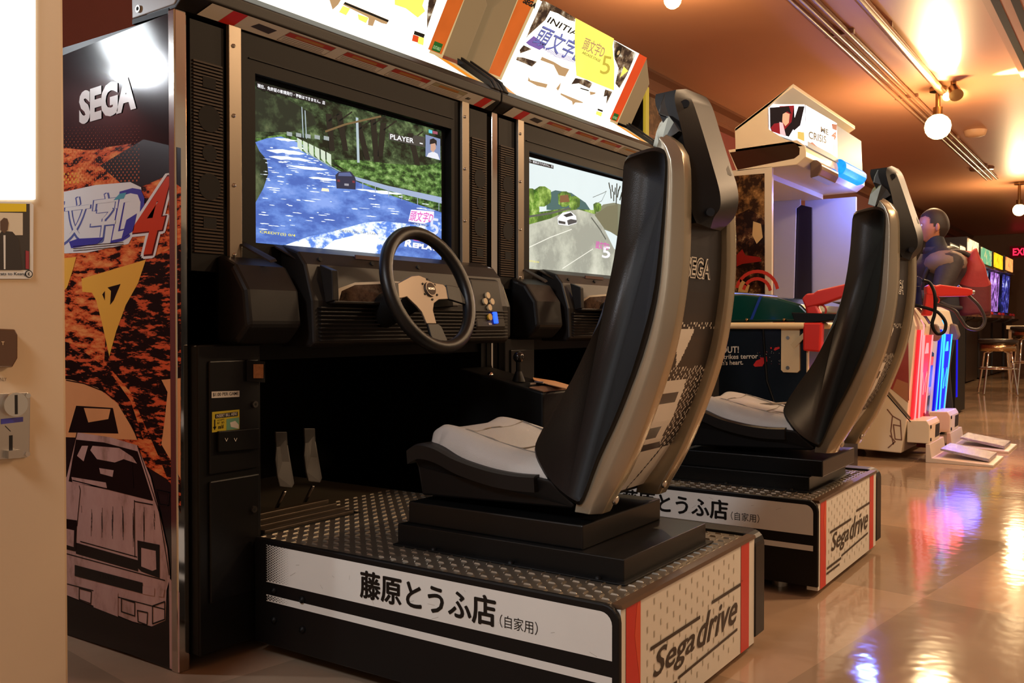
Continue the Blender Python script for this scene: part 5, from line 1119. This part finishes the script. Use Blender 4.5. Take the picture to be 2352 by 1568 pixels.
for u0 in (.02, .66):
    b = MB(); b.prism([(PX+u0, 1.09, .22), (PX+u0, .99, .225), (PX+u0, .975, .20), (PX+u0, .975, .10), (PX+u0, 1.09, .10)], (.30, 0, 0), cream); pb_ = b.build('pedal_box', t, off=g0, bevel=.004)
    b = MB()
    for i in range(5): b.prism([(PX+u0+.16+i*.026, .974, .12), (PX+u0+.175+i*.026, .974, .12), (PX+u0+.19+i*.026, .974, .19), (PX+u0+.175+i*.026, .974, .19)], (0, -.001, 0), ink)
    b.build('hazard_stripes', pb_, off=g0)
    for du, z in ((.03, .19), (.03, .12)): MB().cyl((PX+u0+du, .975, z), (PX+u0+du, .97, z), .01, ink, 10).build('box_bolt', pb_, off=g0)
    b = MB(); b.prism([(PX+u0-.02, .99, .0), (PX+u0-.02, .99, .10), (PX+u0-.02, .97, .10), (PX+u0-.02, .96, .025), (PX+u0-.02, .66, .012), (PX+u0-.02, .66, 0)], (.42, 0, 0), pl); fp = b.build('foot_plate', t, off=g0, bevel=.002)
    b = MB(); b.prism([(PX+u0+.06, .93, .06), (PX+u0+.06, .93, .072), (PX+u0+.06, .69, .034), (PX+u0+.06, .69, .016)], (.30, 0, 0), mat('tread_pedal', (170, 160, 170), .25, metal=.7, bump=.4, bscale=90)); b.build('foot_pedal', t, off=g0, bevel=.002)
b = MB(); b.prism([(PX+.33, 1.10, .24), (PX+.33, 1.06, .24), (PX+.33, 1.04, .18), (PX+.33, 1.04, .04), (PX+.33, 1.10, .04)], (.12, 0, 0), mat('maroon_panel', (140, 34, 30), .35)); b.build('lower_panel', t, off=g0)
for u in (.08, .35, .75, 1.0):
    b = MB(); b.cyl((PX+u, 1.42, .03), (PX+u+.03, 1.42, .03), .03, blackd, 16); b.build('caster', t, off=g0)
# holsters and guns
b = MB(); b.yz([(1.045, .76), (1.01, .75), (.99, .68), (1.01, .65), (1.06, .66)], PX+.41, PX+.47, mat('grey_holster', (110, 96, 90), .4)); b.build('gun_holder', t, off=g0, bevel=.01)
b = MB(); b.yz([(1.045, .76), (1.01, .75), (.99, .68), (1.01, .65), (1.06, .66)], PX+1.06, PX+1.13, mat('grey_holster', (110, 96, 90), .4)); b.build('gun_holder', t, off=g0, bevel=.01)
D = 5.1
def C(px, py, d=D): return cp(px, py, d)
G = C(2150, 690)
light_gun('light_gun', gm(C(2147, 672), RT*1-UP*.06, UP), 'red toy light gun with black cable held in front of the person', gunred,
          [C(2120, 644, 5.0), C(2136, 650, 5.0), C(2147, 676, 4.97), C(2147, 718, 4.97), C(2141, 745, 4.97), C(2152, 766, 4.97), C(2168, 762, 4.97), C(2172, 742, 4.97), C(2160, 722, 4.98), C(2143, 712, 5.0), C(2100, 700, 5.05)], True)
light_gun('light_gun', gm(C(2093, 652), -RT+UP*.05, UP), 'dark blue light gun held beside the red one', mat('navy_gun', (24, 24, 70), .2, coat=.4), None)
b = MB(); b.tube(smooth_poly([tuple(q) for q in (C(2200, 657), C(2226, 680), C(2250, 705), C(2262, 735), C(2250, 755), C(2222, 752), C(2205, 730), C(2190, 712), C(2150, 698))], 8), .009, mat('grey_cable', (52, 48, 50), .4), 8)
tag(b.build('gun_cable'), 'dark cable looping from the red gun down beside the blue panel', 'cable')

# ------------------------------------------------------------------ person with red backpack
skin = mat('skin', (176, 116, 84), .5, var=.06); hair = mat('dark_hair', (34, 22, 17), .65, var=.4, vscale=60); jk = mat('dark_jacket', (44, 36, 36), .7, var=.3, vscale=10, bump=.3, bscale=25)
jkt = mat('grey_brown_shoulder', (112, 92, 78), .7, var=.25, vscale=10); jean = mat('dark_trousers', (30, 30, 36), .8)
PD = 6.45
pos = cp(2150, 749, PD); pz = Vector((pos.x, pos.y, 0))
t = empty('person', pz, 'person seen from behind in a dark jacket, short dark hair, holding a light gun', 'person')
face = (-RT*.97+FW*.12); face.z = 0; face.normalize(); rgt = face.cross(Vector((0, 0, 1)))
def L(x, y, z): return rgt*x+face*y+Vector((0, 0, z))   # x right, y forward, z up
hx = lambda px, py, d=0: cp(px, py, PD+d)-pz
def skinmesh(name, chains, m, parent, sub=2):
    vs = []; es = []; rs = []; idx = {}
    for ch in chains:
        prev = None
        for key, p, r in ch:
            if key not in idx: idx[key] = len(vs); vs.append(tuple(p)); rs.append(r)
            i = idx[key]
            if prev is not None: es.append((prev, i))
            prev = i
    me = bpy.data.meshes.new(name); me.from_pydata(vs, es, []); o = bpy.data.objects.new(name, me); S.collection.objects.link(o)
    o.modifiers.new('skin', 'SKIN'); 
    if not me.skin_vertices: 
        bm = bmesh.new(); bm.from_mesh(me); bm.verts.layers.skin.verify(); bm.to_mesh(me); bm.free()
    for i, sv in enumerate(me.skin_vertices[0].data):
        r = rs[i]; sv.radius = (r, r) if not isinstance(r, tuple) else r; sv.use_root = (i == 0)
    ss = o.modifiers.new('sub', 'SUBSURF'); ss.levels = sub; ss.render_levels = sub
    dg = bpy.context.evaluated_depsgraph_get(); m2 = bpy.data.meshes.new_from_object(o.evaluated_get(dg)); bpy.data.objects.remove(o)
    m2.materials.clear(); m2.materials.append(m)
    for p in m2.polygons: p.use_smooth = True; p.material_index = 0
    o = bpy.data.objects.new(name, m2); S.collection.objects.link(o); o.parent = parent; return o
hd = hx(2143, 520); nk = hx(2150, 568); ch_ = hx(2160, 640, .02); pel = Vector((ch_.x, ch_.y, .84))+rgt*0
shl = ch_+L(-.20, .0, .10); shr = ch_+L(.20, .02, .10)
gr = cp(2140, 690, PD-.7)-pz
body = skinmesh('body', [
    [('p', pel, .15), ('w', pel+L(0, 0, .14), .145), ('c', ch_, .17), ('c2', ch_+L(0, -.01, .13), .13), ('n', nk, .058), ('h0', hd-Vector((0, 0, .03)), .075)],
    [('c2', ch_, .15), ('sl', shl, .075), ('el', shl+L(-.06, .10, -.24), .05), ('hl', shl+L(.02, .33, -.22), .036)],
    [('c2', ch_, .15), ('sr', shr, .075), ('er', shr+L(.06, .10, -.24), .05), ('hr', shr+L(-.02, .33, -.22), .036)],
    [('p', pel, .15), ('ll', pel+L(-.10, 0, -.08), .095), ('kl', Vector((pel.x, pel.y, .46))+L(-.11, .03, 0), .062), ('al', Vector((pel.x, pel.y, .09))+L(-.12, -.02, 0), .042), ('tl', Vector((pel.x, pel.y, .05))+L(-.13, .13, 0), .04)],
    [('p', pel, .15), ('lr', pel+L(.10, 0, -.08), .095), ('kr', Vector((pel.x, pel.y, .46))+L(.11, .03, 0), .062), ('ar', Vector((pel.x, pel.y, .09))+L(.12, -.02, 0), .042), ('tr', Vector((pel.x, pel.y, .05))+L(.13, .13, 0), .04)]], jean, t)
# head as a lathe-like grid with nose, brow, chin
def headmesh():
    n1, n2 = 64, 84; vs = []
    for i in range(n1+1):
        th = math.pi*i/n1
        for j in range(n2):
            a = 2*math.pi*j/n2; x = math.sin(th)*math.sin(a); y = math.sin(th)*math.cos(a); z = math.cos(th)
            X_, Y_, Z_ = .075*x, .098*y, .118*z
            if z < -.2: X_ *= 1-.35*(-z-.2); Y_ = Y_*(1-.12*(-z-.2))+.012*(-z-.2)
            if y > .3:
                Y_ += .022*math.exp(-(x/.16)**2-((z+.12)/.14)**2)+.006*math.exp(-(x/.4)**2-((z-.18)/.1)**2)+.008*math.exp(-(x/.25)**2-((z+.42)/.08)**2)+.010*math.exp(-(x/.3)**2-((z+.75)/.12)**2)
                Y_ -= .008*(math.exp(-((x-.38)/.14)**2-((z-.02)/.1)**2)+math.exp(-((x+.38)/.14)**2-((z-.02)/.1)**2))
            vs.append((X_, Y_, Z_))
    fs = [(i*n2+j, (i+1)*n2+j, (i+1)*n2+(j+1) % n2, i*n2+(j+1) % n2) for i in range(n1) for j in range(n2)]
    return vs, fs
hv, hf_ = headmesh()
HM = lambda v: hd+L(v[0], v[1], v[2])
MB().add([HM(v) for v in hv], hf_, skin, True).build('head', t)
hvs = []
for v in hv:
    keep = 1
    k = 1.06; x, y, z = v; hvs.append((x*k, y*k-.004, z*1.05+.004))
def hairy(f): 
    c = [sum(hv[i][k] for i in f)/4 for k in range(3)]
    w_ = .004*math.sin(c[0]*160)+.003*math.sin(c[1]*230)
    return (c[2] > .062+w_ and c[1] < .09) or (c[1] < .042+w_-max(0, .03-c[2])*.3 and c[2] > .012) or (c[1] < .022 and c[2] > -.012) or (c[1] < -.022+w_ and c[2] > -.082+w_)
MB().add([HM(v) for v in hvs], [f for f in hf_ if hairy(f)], hair, True).build('hair', t)
for sg in (-1, 1):
    MB().ball(HM((sg*.078, -.005, -.012)), .019, skin, 12, (.5, .8, 1.5)).build('ear', t)
    e = MB(); e.ball(HM((sg*.029, .083, .006)), .010, white, 10); e.build('eye', t)
    MB().ball(HM((sg*.029, .0905, .006)), .005, ink, 8).build('iris', t)
MB().ball(HM((0, .100, -.052)), .016, mat('lips', (150, 80, 70), .5), 10, (1.2, .4, .3)).build('mouth', t)
skinmesh('jacket', [[('a', pel+L(0, 0, .02), .168), ('w', pel+L(0, 0, .14), .165), ('c', ch_, .185), ('c2', ch_+L(0, -.01, .12), .15), ('n', nk-Vector((0, 0, .05)), .07)],
    [('c2', ch_, .1), ('sl', shl, .088), ('el', shl+L(-.06, .10, -.24), .062), ('hl', shl+L(.01, .29, -.23), .046)],
    [('c2', ch_, .1), ('sr', shr, .088), ('er', shr+L(.06, .10, -.24), .062), ('hr', shr+L(-.01, .29, -.23), .046)]], jk, t)
MB().ball(ch_+L(-.13, .01, .10), .145, jkt, 16, (1, .95, .62)).build('shoulder_yoke', t)
MB().ball(nk+L(0, -.09, -.05), .10, blackd, 16, (1.3, .8, .6)).build('jacket_hood', t)
MB().lathe([(.072, -.03), (.085, 0), (.08, .03), (.068, .03)], nk-Vector((0, 0, .03)), (0, 0, 1), jk).build('collar', t)
for sg, sh_, nm in ((-1, shl, 'hand'), (1, shr, 'hand')):
    hp = sh_+L(-sg*.02, .36, -.22)
    chs = [[('w', hp-L(0, .05, 0), .026), ('p', hp, .03), ('k', hp+L(0, .035, 0), .03)]]
    for i in range(4):
        u = (-.024+i*.016); ln = (.028, .034, .032, .025)[i]
        chs.append([('k', hp, .02), (f'a{i}', hp+L(u, .05, -.004), .0095), (f'b{i}', hp+L(u, .05+ln, -.02), .0088), (f'c{i}', hp+L(u*.9, .045+ln, -.045), .008)])
    chs.append([('p', hp, .02), ('t1', hp+L(-sg*.035, .015, -.004), .011), ('t2', hp+L(-sg*.042, .045, -.018), .009)])
    skinmesh(nm, chs, skin, t, 1)
for sg in (-1, 1):
    q = Vector((pel.x, pel.y, 0))+L(sg*.125, .03, .0)
    MB().ball(q+Vector((0, 0, .045)), .055, blackd, 14, (.9, 1.0, .8)).ball(q+L(0, .09, .035), .05, blackd, 14, (.9, 1.4, .7)).build('shoe', t)
# backpack
rp = mat('red_backpack_cloth', (140, 30, 30), .7, var=.25, vscale=7, bump=.35, bscale=16); rpd = mat('dark_red_cloth', (88, 22, 26), .7, var=.2, bump=.3, bscale=16)
bc = ch_+L(0, -.235, -.03); t2 = empty('backpack', pz+bc, 'red cloth backpack with dark lower half worn by the person', 'backpack')
b = MB(); n1, n2 = 18, 24; vs = []
for i in range(n1+1):
    z = -.22+.44*i/n1; w = .17*(1-max(0, (z-.05)/.26)**2*.75)*(1-max(0, (-z-.2)/.1)*.15); d = .12*(1-max(0, (z+.02)/.24)*.75)
    for j in range(n2):
        a = 2*math.pi*j/n2; ca, sa = math.cos(a), math.sin(a); e = .6
        vs.append(L(w*math.copysign(abs(ca)**e, ca), -(d*math.copysign(abs(sa)**e, sa)) + .05, z+.012*math.sin(a*3+i)))
f1 = [(i*n2+j, i*n2+(j+1) % n2, (i+1)*n2+(j+1) % n2, (i+1)*n2+j) for i in range(n1) for j in range(n2)]
b.add(vs, [f for f in f1 if f[0] >= 8*n2]+[tuple(n1*n2+j for j in range(n2))], rp, True); b.add(vs, [f for f in f1 if f[0] < 8*n2]+[tuple(range(n2-1, -1, -1))], rpd, True); b.build('bag', t2)
yd = lambda z: .05-.12*(1-max(0, (z+.02)/.24)*.75)-.004
MB().tube([L(0, yd(z), z) for z in (.18, .13, .08, .03, 0)], .005, rpd, 6).build('zip', t2)
for sg in (-1, 1): MB().tube(smooth_poly([tuple(L(sg*.10, .04, .14)), tuple(L(sg*.12, .12, .20)), tuple(L(sg*.14, .24, .20)), tuple(L(sg*.15, .36, .10)), tuple(L(sg*.14, .38, -.05)), tuple(L(sg*.15, .24, -.16)), tuple(L(sg*.12, .06, -.18))], 6), .016, jk, 8).build('strap', t2)

# ------------------------------------------------------------------ far row of upright cabinets, stools, table
ub = mat('upright_dark', (40, 32, 28), .35); ut = mat('upright_trim', (150, 120, 96), .4)
arts = [((255, 226, 170), (190, 110, 70), 'cream'), ((90, 150, 110), (230, 190, 120), 'green'), ((255, 190, 30), (200, 110, 20), 'yellow'), ((240, 150, 80), (150, 60, 60), 'orange')]
scr = [(60, 60, 66), (120, 150, 180), (170, 110, 200), (60, 60, 150)]
yr = 1.93
def upright(x, w, zt, art, sc, label):
    t = empty('upright_cabinet', (x, yr, 0), label, 'arcade cabinet', 'upright cabinets at the far end')
    MB().yz([(0, .02), (0, .80), (-.10, .84), (-.10, .90), (.08, .95), (.16, zt-.32), (.0, zt-.26), (.0, zt), (.55, zt), (.65, .02)], 0, w, ub).build('cabinet_body', t)
    MB().box((-.005, -.03, zt-.285), (w+.005, .1, zt-.262), ut).build('shelf_trim', t)
    MB().box((.04, -.012, zt-.235), (w-.04, 0, zt-.02), inkmat('upright_marquee_'+art[2], art[1], art[0], art[0], 7, .42, emit=1.35)).build('marquee', t)
    MB().prism([(.12, .078, .97), (w-.12, .078, .97), (w-.12, .05, zt-.31), (.12, .05, zt-.31)], (0, -.03, 0), inkmat('upright_screen_%d' % sc[2], tuple(v//3 for v in sc), sc, (220, 225, 240), 6, .5, emit=1.3)).build('monitor', t)
    MB().box((.02, -.14, .86), (w-.02, .04, .90), mat('panel_brown', (120, 80, 62), .4)).build('control_panel', t)
    for k in range(2): MB().ball((w*.3+k*w*.4, -.05, .925), .028, mat('joystick_red', (220, 50, 40), .3), 10).build('joystick_ball', t)
    return t
names = ['farthest-left upright cabinet with cream lit marquee, just right of the backpack', 'upright cabinet with green lit marquee and pale blue screen', 'upright cabinet with yellow lit marquee and purple screen', 'upright cabinet at the far right of the row, orange lit marquee, blue screen']
for i, (pxl, pxr, pyt) in enumerate(((2221, 2249, 543), (2252, 2279, 563), (2282, 2304, 576), (2309, 2327, 586))):
    a = pk(pxl, pyt, 'y', yr); c = pk(pxr, pyt, 'y', yr)
    upright(a.x, (c.x-a.x)*.92, min(a.z, 2.1), arts[i], scr[i], names[i])
for i, (pxl, pxr, pyt) in enumerate(((2182, 2204, 556), (2204, 2218, 560))):
    a = pk(pxl, pyt, 'y', yr); c = pk(pxr, pyt, 'y', yr); upright(a.x, (c.x-a.x)*.9, min(a.z, 1.95), arts[0], scr[0], ['upright cabinet mostly hidden behind the shoulder of the person', 'upright cabinet whose lit top shows over the red backpack'][i])
def stool(x, y, h, r, label):
    t = empty('bar_stool', (x, y, 0), label, 'stool', 'chrome bar stools')
    MB().lathe([(0, h-.05), (r*.9, h-.05), (r, h-.03), (r, h-.012), (r*.93, h), (0, h+.004)], (0, 0, 0), (0, 0, 1), mat('stool_vinyl', (46, 40, 38), .35)).build('seat', t)
    MB().lathe([(r*.6, h-.13), (r*.92, h-.13), (r*.92, h-.052), (r*.6, h-.052)], (0, 0, 0), (0, 0, 1), mat('ribbed_chrome', (200, 170, 130), .15, metal=1, bump=.3, bscale=60)).build('seat_band', t)
    for k in range(4):
        a = math.pi/4+k*math.pi/2+.3; ca, sa = math.cos(a), math.sin(a)
        MB().tube([(ca*r*.5, sa*r*.5, h-.13), (ca*r*.8, sa*r*.8, h-.15), (ca*r*.9, sa*r*.9, h*.5), (ca*r*1.15, sa*r*1.15, .01)], .011, chrome, 8).build('leg', t)
    for z, rr in ((h*.47, r*.92),):
        MB().tube([(rr*math.cos(k*math.pi/12), rr*math.sin(k*math.pi/12), z) for k in range(25)], .010, chrome, 8).build('foot_ring', t)
q = pk(2291, 905, 'z', 0); stool(q.x, q.y, .60, .20, 'chrome bar stool with round black seat standing right of the blue panel')
q = pk(2366, 905, 'z', 0); stool(q.x, q.y, .74, .20, 'taller chrome stool cut off by the right edge of the picture')
q = cp(2375, 740, 12.8)
t = empty('side_table', (q.x, q.y, 0), 'cream-edged low table beyond the stools at the right edge', 'table')
MB().box((-.35, -.35, .70), (.5, .3, .75), cream).build('tabletop', t)
for dx, dy in ((-.3, -.3), (.44, -.3), (-.3, .25), (.44, .25)): MB().box((dx-.025, dy-.025, 0), (dx+.025, dy+.025, .70), ut).build('leg', t)
q = cp(2225, 800, 7.6); t = empty('dark_cabinet', (q.x, q.y+.1, 0), 'low black cabinet with blue side light just behind the blue glowing panel', 'arcade cabinet')
MB().box((0, 0, .02), (.5, .5, .86), blackd).build('body', t); MB().box((.04, -.004, .15), (.10, 0, .70), blud).build('side_light', t)
